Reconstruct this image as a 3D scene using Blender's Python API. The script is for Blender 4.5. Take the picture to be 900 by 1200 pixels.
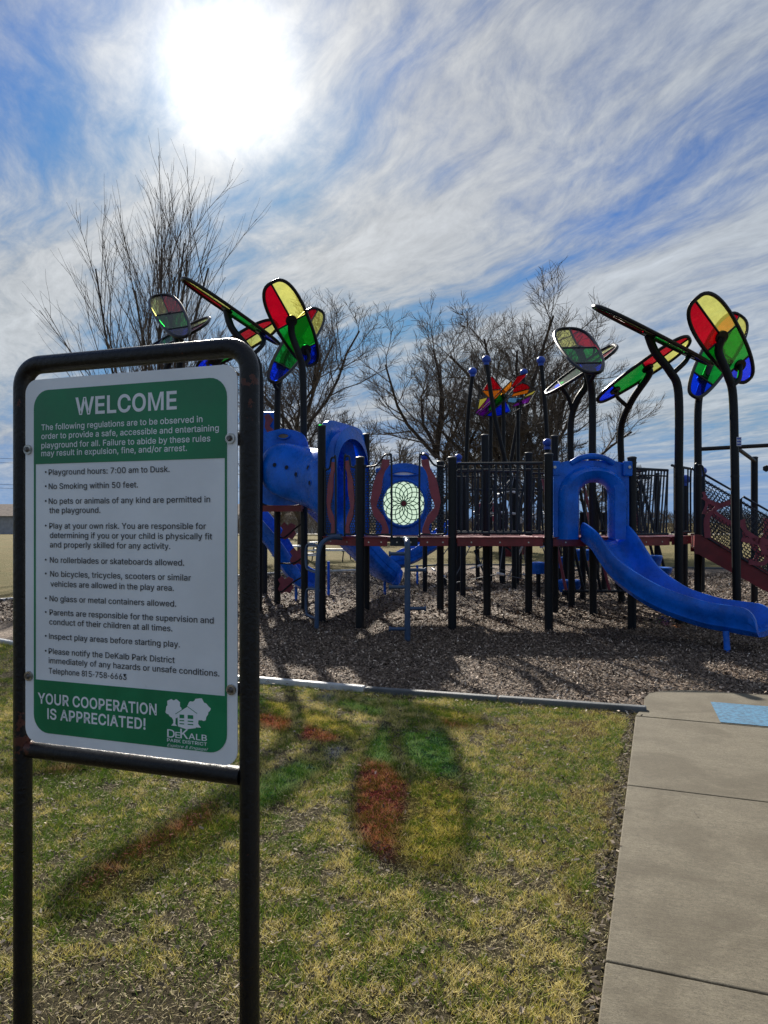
import bpy, math, random
import numpy as np
from mathutils import Vector, Matrix
random.seed(7); rng = np.random.default_rng(11)
R = math.radians
for o in list(bpy.data.objects): bpy.data.objects.remove(o)
sc = bpy.context.scene
COL = sc.collection

# ---------------------------------------------------------------- camera
FPX, CX, HY, CH = 850.0, 450.0, 612.0, 1.6      # focal length in photo pixels, centre column, horizon row, eye height
cam_data = bpy.data.cameras.new('camera'); cam = bpy.data.objects.new('camera', cam_data); COL.objects.link(cam)
cam.location = (0, 0, CH); cam.rotation_euler = (R(90), 0, 0)
cam_data.sensor_fit = 'VERTICAL'; cam_data.sensor_height = 36; cam_data.sensor_width = 27
cam_data.lens = FPX*36/1200; cam_data.shift_y = (HY-600)/1200
cam_data.clip_start = .05; cam_data.clip_end = 3000
sc.camera = cam
sc.render.resolution_x = 768; sc.render.resolution_y = 1024
sc.render.engine = 'CYCLES'
sc.cycles.transparent_max_bounces = 24
sc.view_settings.view_transform = 'Standard'; sc.view_settings.look = 'None'
sc.view_settings.exposure = 0.65; sc.view_settings.gamma = 1

# ---------------------------------------------------------------- sun and sky
SUN_EL, SUN_AZ = R(31.2), R(-12.3)               # azimuth measured clockwise from +Y
sdir = Vector((math.sin(SUN_AZ)*math.cos(SUN_EL), math.cos(SUN_AZ)*math.cos(SUN_EL), math.sin(SUN_EL)))
sun_data = bpy.data.lights.new('sun', 'SUN'); sun = bpy.data.objects.new('sun', sun_data); COL.objects.link(sun)
sun_data.energy = 5.0; sun_data.angle = R(.53); sun_data.color = (1, .93, .82)
sun.rotation_euler = sdir.to_track_quat('Z', 'Y').to_euler()

class NT:
    def __init__(s, nt): s.nt = nt; s.n = nt.nodes; s.l = nt.links
    def node(s, t, **k):
        n = s.n.new(t)
        for a, b in k.items(): setattr(n, a, b)
        return n
    def put(s, sock, v):
        if hasattr(v, 'links'): s.l.new(v, sock)
        elif v is not None: sock.default_value = v
    def m(s, op, a, b=None, c=None, clamp=False):
        n = s.node('ShaderNodeMath', operation=op, use_clamp=clamp)
        s.put(n.inputs[0], a)
        if b is not None: s.put(n.inputs[1], b)
        if c is not None: s.put(n.inputs[2], c)
        return n.outputs[0]
    def vm(s, op, a, b=None):
        n = s.node('ShaderNodeVectorMath', operation=op); s.put(n.inputs[0], a)
        if b is not None: s.put(n.inputs[1], b)
        return n.outputs['Value'] if op == 'DOT_PRODUCT' else n.outputs[0]
    def noise(s, vec, scale, detail=4, rough=.55, dist=0):
        n = s.node('ShaderNodeTexNoise'); s.put(n.inputs['Vector'], vec)
        n.inputs['Scale'].default_value = scale; n.inputs['Detail'].default_value = detail
        n.inputs['Roughness'].default_value = rough; n.inputs['Distortion'].default_value = dist
        return n.outputs[0]
    def step(s, v, lo, hi, a=0., b=1.):
        n = s.node('ShaderNodeMapRange', interpolation_type='SMOOTHSTEP'); s.put(n.inputs[0], v)
        n.inputs[1].default_value = lo; n.inputs[2].default_value = hi
        n.inputs[3].default_value = a; n.inputs[4].default_value = b
        return n.outputs[0]
    def mix(s, f, a, b, mode='MIX'):
        n = s.node('ShaderNodeMix', data_type='RGBA', blend_type=mode); s.put(n.inputs[0], f)
        for k, v in ((6, a), (7, b)):
            if isinstance(v, tuple): v = (*v[:3], 1)
            s.put(n.inputs[k], v)
        return n.outputs[2]
    def mapping(s, vec, scale=(1, 1, 1), rot=(0, 0, 0), loc=(0, 0, 0)):
        n = s.node('ShaderNodeMapping'); s.put(n.inputs[0], vec)
        n.inputs['Location'].default_value = loc; n.inputs['Rotation'].default_value = rot; n.inputs['Scale'].default_value = scale
        return n.outputs[0]

world = bpy.data.worlds.new('World'); sc.world = world; world.use_nodes = True
w = NT(world.node_tree); w.n.clear()
sky = w.node('ShaderNodeTexSky', sky_type='NISHITA'); sky.sun_disc = False
sky.sun_elevation = SUN_EL; sky.sun_rotation = SUN_AZ % (2*math.pi)
sky.air_density = 1.0; sky.dust_density = .25; sky.ozone_density = 2.5; sky.altitude = 200
SKY_STRENGTH = .055
D = w.node('ShaderNodeTexCoord').outputs['Generated']
sx = w.node('ShaderNodeSeparateXYZ'); w.put(sx.inputs[0], D)
den = w.m('MAXIMUM', w.m('ADD', sx.outputs[2], .10), .03)
cx_ = w.node('ShaderNodeCombineXYZ')
w.put(cx_.inputs[0], w.m('DIVIDE', sx.outputs[0], den)); w.put(cx_.inputs[1], w.m('DIVIDE', sx.outputs[1], den)); cx_.inputs[2].default_value = 14.66; SKYSHIFT = cx_.inputs[2]
U = cx_.outputs[0]
warp = w.node('ShaderNodeTexNoise'); w.put(warp.inputs['Vector'], U); warp.inputs['Scale'].default_value = .9; warp.inputs['Detail'].default_value = 3
Uw = w.vm('ADD', U, w.vm('MULTIPLY', w.vm('SUBTRACT', warp.outputs['Color'], (.5, .5, .5)), (.55, .55, .0)))
streak = w.noise(w.mapping(w.mapping(Uw, rot=(0, 0, R(50))), scale=(.42, 2.1, 1)), 1.15, 10, .60, .12)
broad = w.noise(w.mapping(U, loc=(3.1, 1.3, 0)), .62, 4, .5, .3)
fine = w.noise(w.mapping(w.mapping(Uw, rot=(0, 0, R(66))), scale=(1.5, 3.2, 1)), 4.4, 9, .66, .2)
dens = w.m('ADD', w.m('MULTIPLY', streak, .72), w.m('ADD', w.m('MULTIPLY', broad, .42), w.m('MULTIPLY', fine, .24)))
cover = w.step(dens, .50, .79)
dots = w.m('MAXIMUM', w.vm('DOT_PRODUCT', D, tuple(sdir)), 0)
glow1 = w.m('POWER', dots, 5); glow2 = w.m('POWER', dots, 45); glow3 = w.m('ADD', w.m('POWER', dots, 750), w.m('MULTIPLY', w.m('POWER', dots, 150), .17))
# thin cloud scatters sunlight forward: brighter towards the sun
thin = w.step(dens, .42, .74)
tex = w.m('ADD', w.m('MULTIPLY_ADD', fine, .85, -.10), w.m('MULTIPLY', streak, 1.20))
bright = w.m('ADD', w.m('MULTIPLY_ADD', glow1, .03, .35), w.m('MULTIPLY', glow2, .05))
ccol = w.mix(w.m('MULTIPLY', glow1, .8, clamp=True), (.80, .90, 1.0), (1, .99, .97))
cl = w.vm('MULTIPLY', ccol, w.m('MULTIPLY', bright, tex))
skyc = w.vm('MINIMUM', w.vm('MULTIPLY', w.vm('MULTIPLY', sky.outputs[0], (SKY_STRENGTH,)*3), (.30, .62, 1.05)), (.12, .215, .385))   # the thin high cloud hides the clear-sky aureole round the sun
horizon = w.step(sx.outputs[2], -.02, .10)
base = w.mix(w.m('MULTIPLY', cover, w.m('MULTIPLY', horizon, .93)), skyc, cl)
halo = w.m('ADD', w.m('MULTIPLY', w.m('MULTIPLY', glow2, thin), .07), w.m('MULTIPLY', w.m('MULTIPLY', glow3, w.m('MULTIPLY_ADD', thin, .6, .5)), 1.0))
fin = w.vm('ADD', base, w.vm('MULTIPLY', w.vm('ADD', (1, .99, .96), (0, 0, 0)), halo))
bg = w.node('ShaderNodeBackground'); w.put(bg.inputs[0], fin); bg.inputs[1].default_value = 1.0
w.l.new(bg.outputs[0], w.node('ShaderNodeOutputWorld').inputs[0])
world.cycles.sampling_method = 'MANUAL'; world.cycles.sample_map_resolution = 1024

# ---------------------------------------------------------------- helpers
def P(px, py, d): return Vector(((px-CX)/FPX*d, d, CH+(HY-py)/FPX*d))
def G(px, py, z=0.): d = (CH-z)*FPX/(py-HY); return Vector(((px-CX)/FPX*d, d, z))
def V(*a): return Vector(a)

class MB:
    def __init__(s): s.v = []; s.f = []
    def add(s, vs, fs):
        o = len(s.v); s.v.extend([tuple(x) for x in vs]); s.f.extend([tuple(i+o for i in f) for f in fs]); return s
    def box(s, c, size, X=None, Y=None, Z=None):
        X = X or V(1, 0, 0); Y = Y or V(0, 1, 0); Z = Z or V(0, 0, 1); c = Vector(c); a, b, h = [k/2 for k in size]
        vs = [c+X*i*a+Y*j*b+Z*k*h for k in (-1, 1) for j in (-1, 1) for i in (-1, 1)]
        return s.add(vs, [(0, 2, 3, 1), (4, 5, 7, 6), (0, 1, 5, 4), (2, 6, 7, 3), (0, 4, 6, 2), (1, 3, 7, 5)])
    def tube(s, path, r, n=8, cap=True, closed=False):
        path = [Vector(p) for p in path]; m = len(path); rs = r if isinstance(r, (list, tuple)) else [r]*m
        vs = []; up = None
        for i, p in enumerate(path):
            if closed: t = path[(i+1) % m]-path[i-1]
            else: t = path[min(i+1, m-1)]-path[max(i-1, 0)]
            t.normalize()
            if up is None:
                up = Vector((0, 0, 1)) if abs(t.z) < .9 else Vector((1, 0, 0))
            a = up-t*up.dot(t)
            if a.length < 1e-4: a = Vector((0, 1, 0))-t*t.y
            a.normalize(); b = t.cross(a); up = a
            for k in range(n):
                q = 2*math.pi*k/n; vs.append(p+(a*math.cos(q)+b*math.sin(q))*rs[i])
        fs = []
        for i in range(m if closed else m-1):
            j = (i+1) % m
            for k in range(n):
                l = (k+1) % n; fs.append((i*n+k, i*n+l, j*n+l, j*n+k))
        if cap and not closed: fs.append(tuple(range(n-1, -1, -1))); fs.append(tuple((m-1)*n+k for k in range(n)))
        return s.add(vs, fs)
    def prism(s, poly, th):
        poly = [Vector(p) for p in poly]; th = Vector(th); n = len(poly)
        vs = poly+[p+th for p in poly]
        return s.add(vs, [tuple(range(n-1, -1, -1)), tuple(range(n, 2*n))]+[(i, (i+1) % n, n+(i+1) % n, n+i) for i in range(n)])
    def loft(s, rings, closed=True, capa=False, capb=False):
        n = len(rings[0]); vs = [p for r_ in rings for p in r_]; fs = []
        for i in range(len(rings)-1):
            for k in range(n if closed else n-1):
                l = (k+1) % n; fs.append((i*n+k, i*n+l, (i+1)*n+l, (i+1)*n+k))
        if capa: fs.append(tuple(range(n-1, -1, -1)))
        if capb: fs.append(tuple((len(rings)-1)*n+k for k in range(n)))
        return s.add(vs, fs)
    def sphere(s, c, r, n=10, m=7, sz=1.):
        rings = []
        for i in range(m+1):
            a = math.pi*i/m
            rings.append([Vector(c)+V(math.sin(a)*math.cos(2*math.pi*k/n)*r, math.sin(a)*math.sin(2*math.pi*k/n)*r, -math.cos(a)*r*sz) for k in range(n)])
        return s.loft(rings)
    def disc(s, c, nrm, r, th, n=16, r2=None):
        c = Vector(c); nrm = Vector(nrm).normalized()
        return s.tube([c-nrm*th/2, c+nrm*th/2], [r, r if r2 is None else r2], n)
    def build(s, name, mat, parent=None, smooth=False, bevel=0):
        me = bpy.data.meshes.new(name); base = Vector((0, 0, 0))
        if parent is not None:
            root = parent
            while root.parent: root = root.parent
            base = Vector(root.location)
        elif s.v:
            a = np.array(s.v); base = Vector(((a[:, 0].min()+a[:, 0].max())/2, (a[:, 1].min()+a[:, 1].max())/2, a[:, 2].min()))
        me.from_pydata([(x-base.x, y-base.y, z-base.z) for x, y, z in s.v], [], s.f); me.update()
        if mat: me.materials.append(mat)
        if smooth:
            me.polygons.foreach_set('use_smooth', [True]*len(me.polygons))
            try: me.set_sharp_from_angle(angle=R(38))
            except Exception: pass
        o = bpy.data.objects.new(name, me); COL.objects.link(o)
        if parent is not None: o.parent = parent
        else: o.location = base
        if bevel:
            b = o.modifiers.new('bevel', 'BEVEL'); b.width = bevel; b.segments = 2; b.limit_method = 'ANGLE'
        return o
def tag(o, label=None, cat=None, group=None, kind=None):
    if label: o['label'] = label
    if cat: o['category'] = cat
    if group: o['group'] = group
    if kind: o['kind'] = kind
    return o
def thing(name, label, cat, loc, group=None):
    o = bpy.data.objects.new(name, None); COL.objects.link(o); o.location = loc; o.empty_display_size = .2
    return tag(o, label, cat, group)
def copy_tree(o, delta, parent=None):
    c = o.copy(); COL.objects.link(c)
    if parent: c.parent = parent
    else: c.location = Vector(o.location)+delta
    for ch in list(o.children): copy_tree(ch, delta, c)
    return c
def smooth_path(pts, k=6):
    pts = [Vector(p) for p in pts]; out = []
    for i in range(len(pts)-1):
        p0 = pts[max(i-1, 0)]; p1 = pts[i]; p2 = pts[i+1]; p3 = pts[min(i+2, len(pts)-1)]
        for j in range(k):
            t = j/k
            out.append(.5*((2*p1)+(p2-p0)*t+(2*p0-5*p1+4*p2-p3)*t*t+(3*p1-p0-3*p2+p3)*t**3))
    out.append(pts[-1]); return out

# ---------------------------------------------------------------- materials
def mat(name, col, rough=.5, metal=0., var=.12, vscale=6., bump=0., bscale=60., spec=.5, col2=None, spots=None, coat=0.):
    m = bpy.data.materials.new(name); m.use_nodes = True; t = NT(m.node_tree); b = t.n['Principled BSDF']
    obj = t.node('ShaderNodeTexCoord').outputs['Object']
    nz = t.noise(obj, vscale, 5, .6)
    c2 = col2 or tuple(c*(1-var*2.2) for c in col)
    c1 = col if col2 else tuple(min(1, c*(1+var)) for c in col)
    c = t.mix(t.step(nz, .32, .68), c2, c1)
    if spots: c = t.mix(t.step(t.noise(obj, spots[1], 5, .7), spots[2], spots[2]+.02), c, spots[0])
    t.put(b.inputs['Base Color'], c)
    t.put(b.inputs['Roughness'], t.m('MULTIPLY_ADD', t.noise(obj, vscale*4, 3), .3, max(rough-.15, .02)))
    b.inputs['Metallic'].default_value = metal; b.inputs['Specular IOR Level'].default_value = spec
    b.inputs['Coat Weight'].default_value = coat
    if bump:
        bp = t.node('ShaderNodeBump'); bp.inputs['Strength'].default_value = bump; bp.inputs['Distance'].default_value = .02
        t.put(bp.inputs['Height'], t.noise(obj, bscale, 6, .65)); t.l.new(bp.outputs[0], b.inputs['Normal'])
    return m
def glass_mat(name, col, sheen=.07):
    m = bpy.data.materials.new(name); m.use_nodes = True; t = NT(m.node_tree); t.n.clear()
    obj = t.node('ShaderNodeTexCoord').outputs['Object']
    half = tuple(math.sqrt(c) for c in col)
    cc = t.mix(t.step(t.noise(obj, 9, 5, .7, 1.5), .35, .65), tuple(c*.90 for c in half), half)
    tr = t.node('ShaderNodeBsdfTransparent'); t.put(tr.inputs[0], cc)
    di = t.node('ShaderNodeBsdfTranslucent'); t.put(di.inputs[0], (*[min(1, .02+.9*c) for c in col], 1))
    gl = t.node('ShaderNodeBsdfGlossy'); gl.inputs['Roughness'].default_value = .18
    bp = t.node('ShaderNodeBump'); bp.inputs['Strength'].default_value = .25; bp.inputs['Distance'].default_value = .01
    t.put(bp.inputs['Height'], t.noise(obj, 25, 4)); t.l.new(bp.outputs[0], gl.inputs['Normal'])
    s1 = t.node('ShaderNodeMixShader'); s1.inputs[0].default_value = sheen; t.l.new(tr.outputs[0], s1.inputs[1]); t.l.new(di.outputs[0], s1.inputs[2])
    fr = t.node('ShaderNodeFresnel'); fr.inputs[0].default_value = 1.45
    s2 = t.node('ShaderNodeMixShader'); t.put(s2.inputs[0], t.m('MULTIPLY', fr.outputs[0], .13)); t.l.new(s1.outputs[0], s2.inputs[1]); t.l.new(gl.outputs[0], s2.inputs[2])
    t.l.new(s2.outputs[0], t.node('ShaderNodeOutputMaterial').inputs[0])
    return m
M = {}
M['post'] = mat('navy_post', (.0035, .0055, .009), .5, 0, .1, 8, .12, 200, spec=.28)
M['rail'] = mat('slate_rail', (.011, .019, .032), .48, 0, .1, 10, .1, 200, spec=.35)
M['blue'] = mat('blue_plastic', (.001, .130, .66), .28, 0, .14, 3, .12, 130, spec=.32, spots=((.03, .17, .52), 26, .665))
M['ball'] = mat('blue_ball', (.01, .07, .45), .4, 0, .08, 3)
M['bluesteel'] = mat('blue_steel', (.03, .07, .15), .4, 0, .1, 8, .1, 200)
M['red'] = mat('dark_red_steel', (.19, .012, .018), .42, 0, .12, 5, .1, 200)
M['maroon'] = mat('maroon_plastic', (.24, .04, .065), .5, 0, .1, 6, .1, 150)
M['frameblack'] = mat('petal_frame', (.003, .0035, .005), .35, 0, .1, 8, spec=.35)
M['signblack'] = mat('black_pipe_paint', (.0035, .004, .006), .34, 0, .15, 12, .25, 90, spec=.35, spots=((.075, .024, .016), 8, .635))
M['white'] = mat('sign_white', (.82, .87, .92), .34, 0, .045, 3, .03, 60, spots=((.55, .56, .55), 70, .735))
M['green'] = mat('sign_green', (.004, .21, .085), .36, 0, .10, 5, .03, 60)
M['print_white'] = mat('print_white', (.80, .85, .90), .45, 0, .03, 5)
M['print_black'] = mat('print_black', (.02, .022, .025), .5, 0, .03, 5)
M['steel'] = mat('bolt_steel', (.5, .48, .45), .3, .9, .15, 60)
M['darksteel'] = mat('bolt_head', (.16, .15, .15), .35, .9, .15, 90)
M['tabletop'] = mat('table_plastic', (.75, .76, .76), .4)
M['rope'] = mat('net_rope', (.10, .11, .13), .6)
M['ropecap'] = mat('net_clamp', (.75, .76, .78), .3, .2)  # clamp metal whitened: its sun glints are put into the colour
M['bark'] = mat('bark', (.065, .050, .040), .9, 0, .25, 5, .6, 30)
M['twig'] = mat('twig', (.135, .108, .088), .9, 0, .2, 3)
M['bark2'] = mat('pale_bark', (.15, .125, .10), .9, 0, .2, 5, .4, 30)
M['conc'] = mat('concrete_dark', (.30, .28, .25), .9)
M['roof'] = mat('roof_shingle', (.16, .12, .10), .9, 0, .2, 2, .4, 8)
M['wall1'] = mat('siding_grey', (.36, .37, .38), .8, 0, .08, 2)
M['wall2'] = mat('siding_white', (.62, .62, .60), .8, 0, .06, 2)
M['pane_dark'] = mat('window_glass', (.03, .04, .05), .08)
M['wood'] = mat('pole_wood', (.14, .10, .075), .9, 0, .2, 4, .3, 30)
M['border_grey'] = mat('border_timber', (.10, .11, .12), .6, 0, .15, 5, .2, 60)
M['border_lit'] = mat('border_sunlit', (.52, .53, .54), .5, 0, .12, 5, .2, 60)  # sunlit tone of the edging tops put into the base colour
M['leaf'] = mat('dead_leaf', (.42, .34, .26), .75, 0, .25, 30)
M['sticker'] = mat('sticker_white', (.6, .65, .8), .4)
M['stickerblue'] = mat('sticker_blue', (.05, .1, .45), .4)
GL = {'red': glass_mat('red_glass', (.62, .003, .022)), 'yellow': glass_mat('yellow_glass', (.95, .90, .25)),
      'green': glass_mat('green_glass', (.012, .40, .05)), 'blue': glass_mat('blue_glass', (.004, .06, .95)),
      'orange': glass_mat('orange_glass', (.95, .36, .03)), 'purple': glass_mat('purple_glass', (.35, .06, .55)),
      'sky': glass_mat('pale_blue_glass', (.25, .55, .9))}

# ground: dry winter turf
def turf_mat():
    m = bpy.data.materials.new('turf'); m.use_nodes = True; t = NT(m.node_tree); b = t.n['Principled BSDF']
    ob = t.node('ShaderNodeTexCoord').outputs['Object']
    big = t.noise(ob, .12, 5, .6); mid = t.noise(ob, 1.6, 6, .65); fin = t.noise(ob, 45, 6, .8); f2 = t.noise(ob, 160, 4, .8)
    far = t.mix(t.step(big, .38, .62), (.20, .155, .06), (.145, .14, .05))
    far = t.mix(t.step(mid, .35, .7), far, (.25, .19, .085))
    far = t.mix(t.step(fin, .30, .70), t.mix(.65, far, (.05, .05, .02)), far)
    far = t.mix(t.m('MULTIPLY', t.step(f2, .5, .62), .6), far, (.28, .24, .12))
    # near the path the soil between the real blades shows
    sx = t.node('ShaderNodeSeparateXYZ'); t.put(sx.inputs[0], ob)
    near = t.m('MULTIPLY', t.step(sx.outputs[1], 7.4, 10.5, 1, 0), t.step(t.m('ABSOLUTE', sx.outputs[0]), 6.0, 8.5, 1, 0))
    soil = t.mix(t.step(fin, .35, .65), (.025, .020, .013), (.10, .085, .045)); soil = t.mix(t.step(f2, .54, .62), soil, (.22, .18, .10))
    t.put(b.inputs['Base Color'], t.mix(near, far, soil)); b.inputs['Roughness'].default_value = .95
    b.inputs['Specular IOR Level'].default_value = .1
    bp = t.node('ShaderNodeBump'); bp.inputs['Strength'].default_value = .9; bp.inputs['Distance'].default_value = .04
    t.put(bp.inputs['Height'], t.m('ADD', fin, t.m('MULTIPLY', f2, .5))); t.l.new(bp.outputs[0], b.inputs['Normal'])
    return m
def mulch_mat():
    m = bpy.data.materials.new('mulch'); m.use_nodes = True; t = NT(m.node_tree); b = t.n['Principled BSDF']
    ob = t.node('ShaderNodeTexCoord').outputs['Object']
    v = t.node('ShaderNodeTexVoronoi'); t.put(v.inputs['Vector'], t.mapping(ob, scale=(1, 1.9, 1), rot=(0, 0, .5))); v.inputs['Scale'].default_value = 26
    v2 = t.node('ShaderNodeTexVoronoi'); t.put(v2.inputs['Vector'], t.mapping(ob, scale=(2.1, 1, 1), rot=(0, 0, -.3))); v2.inputs['Scale'].default_value = 22
    s = t.node('ShaderNodeSeparateXYZ'); t.put(s.inputs[0], v.outputs['Color'])
    s2 = t.node('ShaderNodeSeparateXYZ'); t.put(s2.inputs[0], v2.outputs['Color'])
    c = t.mix(s.outputs[0], (.085, .060, .044), (.25, .18, .13)); c = t.mix(t.step(s2.outputs[1], .72, .9), c, (.42, .33, .25))
    c = t.mix(t.step(t.noise(ob, .5, 4), .35, .65), t.mix(.5, c, (.09, .065, .045)), c)
    t.put(b.inputs['Base Color'], c); b.inputs['Roughness'].default_value = .85; b.inputs['Specular IOR Level'].default_value = .25
    bp = t.node('ShaderNodeBump'); bp.inputs['Strength'].default_value = 1.0; bp.inputs['Distance'].default_value = .05
    t.put(bp.inputs['Height'], t.m('ADD', s.outputs[1], t.m('ADD', s2.outputs[2], t.noise(ob, 8, 6)))); t.l.new(bp.outputs[0], b.inputs['Normal'])
    return m
def concrete_mat():
    m = bpy.data.materials.new('concrete'); m.use_nodes = True; t = NT(m.node_tree); b = t.n['Principled BSDF']
    ob = t.node('ShaderNodeTexCoord').outputs['Object']
    rot = t.mapping(ob, rot=(0, 0, R(20.8)))
    broom = t.noise(t.mapping(rot, scale=(1, 5, 1)), 14, 8, .88, .1)
    sand = t.noise(ob, 180, 3, .8); stain = t.noise(ob, 1.7, 6, .6, .6); pits = t.noise(ob, 60, 4, .8)
    grn = t.noise(t.mapping(rot, scale=(1, 1.6, 1)), 70, 6, .95)
    c = t.mix(t.step(broom, .34, .66), (.085, .070, .042), (.195, .165, .105))
    c = t.mix(t.step(grn, .36, .64), t.mix(.62, c, (.03, .025, .018)), t.mix(.38, c, (.30, .27, .20)))
    c = t.mix(t.m('MULTIPLY', t.step(t.noise(t.mapping(rot, scale=(1, 1.7, 1)), 2.6, 8, .72, .3), .42, .66), .42), c, (.065, .054, .034))
    c = t.mix(t.m('MULTIPLY', t.step(sand, .3, .7), .5), c, t.mix(.35, c, (.42, .38, .31)))
    c = t.mix(t.m('MULTIPLY', t.step(stain, .44, .62), .55), c, (.085, .070, .046))
    c = t.mix(t.m('MULTIPLY', t.step(pits, .63, .68), .85), c, (.07, .06, .05))
    t.put(b.inputs['Base Color'], c); b.inputs['Roughness'].default_value = .8; b.inputs['Specular IOR Level'].default_value = .3
    bp = t.node('ShaderNodeBump'); bp.inputs['Strength'].default_value = .55; bp.inputs['Distance'].default_value = .006
    t.put(bp.inputs['Height'], t.m('ADD', broom, t.m('MULTIPLY', sand, .6))); t.l.new(bp.outputs[0], b.inputs['Normal'])
    return m
def attr_mat(name, rough=.8, transl=.0, spec=.2):
    m = bpy.data.materials.new(name); m.use_nodes = True; t = NT(m.node_tree); b = t.n['Principled BSDF']
    a = t.node('ShaderNodeAttribute'); a.attribute_name = 'tint'
    t.l.new(a.outputs['Color'], b.inputs['Base Color']); b.inputs['Roughness'].default_value = rough; b.inputs['Specular IOR Level'].default_value = spec
    if transl:
        tl = t.node('ShaderNodeBsdfTranslucent'); t.l.new(a.outputs['Color'], tl.inputs[0])
        mx = t.node('ShaderNodeMixShader'); mx.inputs[0].default_value = transl
        t.l.new(b.outputs[0], mx.inputs[1]); t.l.new(tl.outputs[0], mx.inputs[2])
        t.l.new(mx.outputs[0], t.n['Material Output'].inputs[0])
    return m
M['turf'] = turf_mat(); M['mulch'] = mulch_mat(); M['concrete'] = concrete_mat()
M['blade'] = attr_mat('grass_blade', .7, .22); M['chip'] = attr_mat('wood_chip', .75, 0, .3)
M['bluepaint'] = mat('blue_pavement_paint', (.040, .18, .32), .7, 0, .2, 30, .5, 120, spots=((.16, .17, .16), 40, .70))

# ---------------------------------------------------------------- the ground
tr = Vector((.355, .935, 0)).normalized(); nr = Vector((.935, -.355, 0)).normalized()   # along / across the path
L0 = Vector((2.05, 5.91, 0))
MULCH = [(2.19, 6.12), (-1.25, 7.25), (-3.2, 8.3), (-5.03, 9.6), (-7.3, 11.2), (-8.5, 12.5), (-8.6, 13.8), (-7.6, 14.9), (-5.6, 18.6), (-3.9, 22.0), (-.6, 24.2), (3, 27), (12, 24.5), (19, 20), (20, 10), (12, 7), (5.6, 5.0), (4.9, 5.6), (3.5, 6.0), (2.3, 6.3)]
def inpoly(x, y, poly):
    x = np.asarray(x); y = np.asarray(y); c = np.zeros(x.shape, bool); n = len(poly)
    for i in range(n):
        x1, y1 = poly[i]; x2, y2 = poly[(i+1) % n]
        if y1 == y2: continue
        k = ((y1 > y) != (y2 > y)) & (x < (x2-x1)*(y-y1)/(y2-y1)+x1); c ^= k
    return c
g = MB(); g.add([(-900, -300, 0), (900, -300, 0), (900, 1500, 0), (-900, 1500, 0)], [(0, 1, 2, 3)])
go = g.build('ground', M['turf']); tag(go, kind='structure')
# keep texture space = world space
for v in go.data.vertices: v.co += Vector(go.location)
go.location = (0, 0, 0)
def flat(name, pts, z, material, th=None):
    m_ = MB()
    if th: m_.prism([(x, y, z-th) for x, y in pts], (0, 0, th))
    else: m_.add([(x, y, z) for x, y in pts], [tuple(range(len(pts)))])
    o = m_.build(name, material)
    for v in o.data.vertices: v.co += Vector(o.location)
    o.location = (0, 0, 0); return o
tag(flat('mulch_bed', MULCH, .004, M['mulch']), kind='structure')
tag(flat('far_road', [(-400, 100), (400, 92), (400, 99), (-400, 107)], .01, mat('asphalt', (.30, .29, .28), .9)), kind='structure')

# path: slabs with open joints
path = bpy.data.objects.new('path', None); COL.objects.link(path); tag(path, kind='structure')
def slab(s0, s1, width=1.62, name='concrete_slab'):
    gap = .0045
    a = L0-tr*s0-tr*gap; b = L0-tr*s1+tr*gap
    m_ = MB(); q = [a, a+nr*width, b+nr*width, b]
    q.reverse(); m_.prism([p+V(0, 0, -.10) for p in q], (0, 0, .122))
    o = m_.build(name, M['concrete'], path, bevel=.006); return o
for s0, s1 in ((0, 1.66), (1.66, 3.53), (3.53, 5.35), (5.35, 7.2), (7.2, 9.0)): slab(s0, s1)
pad_pts = [L0+V(.004, .012, 0), L0+nr*2.6+V(.004, .012, 0), L0+nr*2.9+tr*.35, L0+nr*2.7+tr*1.2, V(3.55, 6.62, 0), V(2.85, 6.83, 0), V(2.62, 6.80, 0), V(2.45, 6.70, 0), V(2.34, 6.52, 0), V(2.24, 6.25, 0)]
pd = MB(); pd.prism([p+V(0, 0, -.1) for p in pad_pts], (0, 0, .122)); pd.build('entry_pad', M['concrete'], path, bevel=.006)
bp0 = L0+nr*.63+tr*.03
bq = [bp0, bp0+nr*1.25, bp0+nr*1.22+tr*.68, bp0+nr*-.03+tr*.68]
bm_ = MB(); bm_.add([p+V(0, 0, .0265) for p in bq], [(0, 1, 2, 3)]); bm_.build('blue_painted_marking', M['bluepaint'], path)
jf = MB(); jf.prism([p+V(0, 0, -.05) for p in reversed([L0+tr*.02, L0+tr*.02+nr*1.6, L0-tr*9+nr*1.6, L0-tr*9])], (0, 0, .056))
jf.build('joint_soil', mat('joint_soil', (.02, .017, .013), .95), path)

# border timbers round the mulch
border = thing('mulch_border', 'low plastic edging laid round the wood chip bed, coloured pale as sunlit at left', 'edging', (0, 0, 0))
def border_run(pts, w_=.07, h=.058):
    pts = smooth_path([V(x, y, 0) for x, y in pts], 8)
    acc = [0]
    for a, b in zip(pts, pts[1:]): acc.append(acc[-1]+(b-a).length)
    def at(s):
        for i in range(len(acc)-1):
            if s <= acc[i+1]: return pts[i].lerp(pts[i+1], (s-acc[i])/max(1e-6, acc[i+1]-acc[i]))
        return pts[-1]
    n = max(1, round(acc[-1]/1.25)); L = acc[-1]/n
    for i in range(n):
        a = at(i*L+.006); b = at((i+1)*L-.006); t = (b-a); ln = t.length; t.normalize(); s = V(-t.y, t.x, 0)
        hh = h+random.uniform(-.006, .006)
        pale = (a.x+b.x)/2 < .35  # left run takes the sunlit-top colour, the rest stays grey
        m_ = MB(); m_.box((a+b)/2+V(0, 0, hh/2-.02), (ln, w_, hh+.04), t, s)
        m_.build('border_timber', M['border_lit'] if pale else M['border_grey'], border, bevel=.012)
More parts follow.
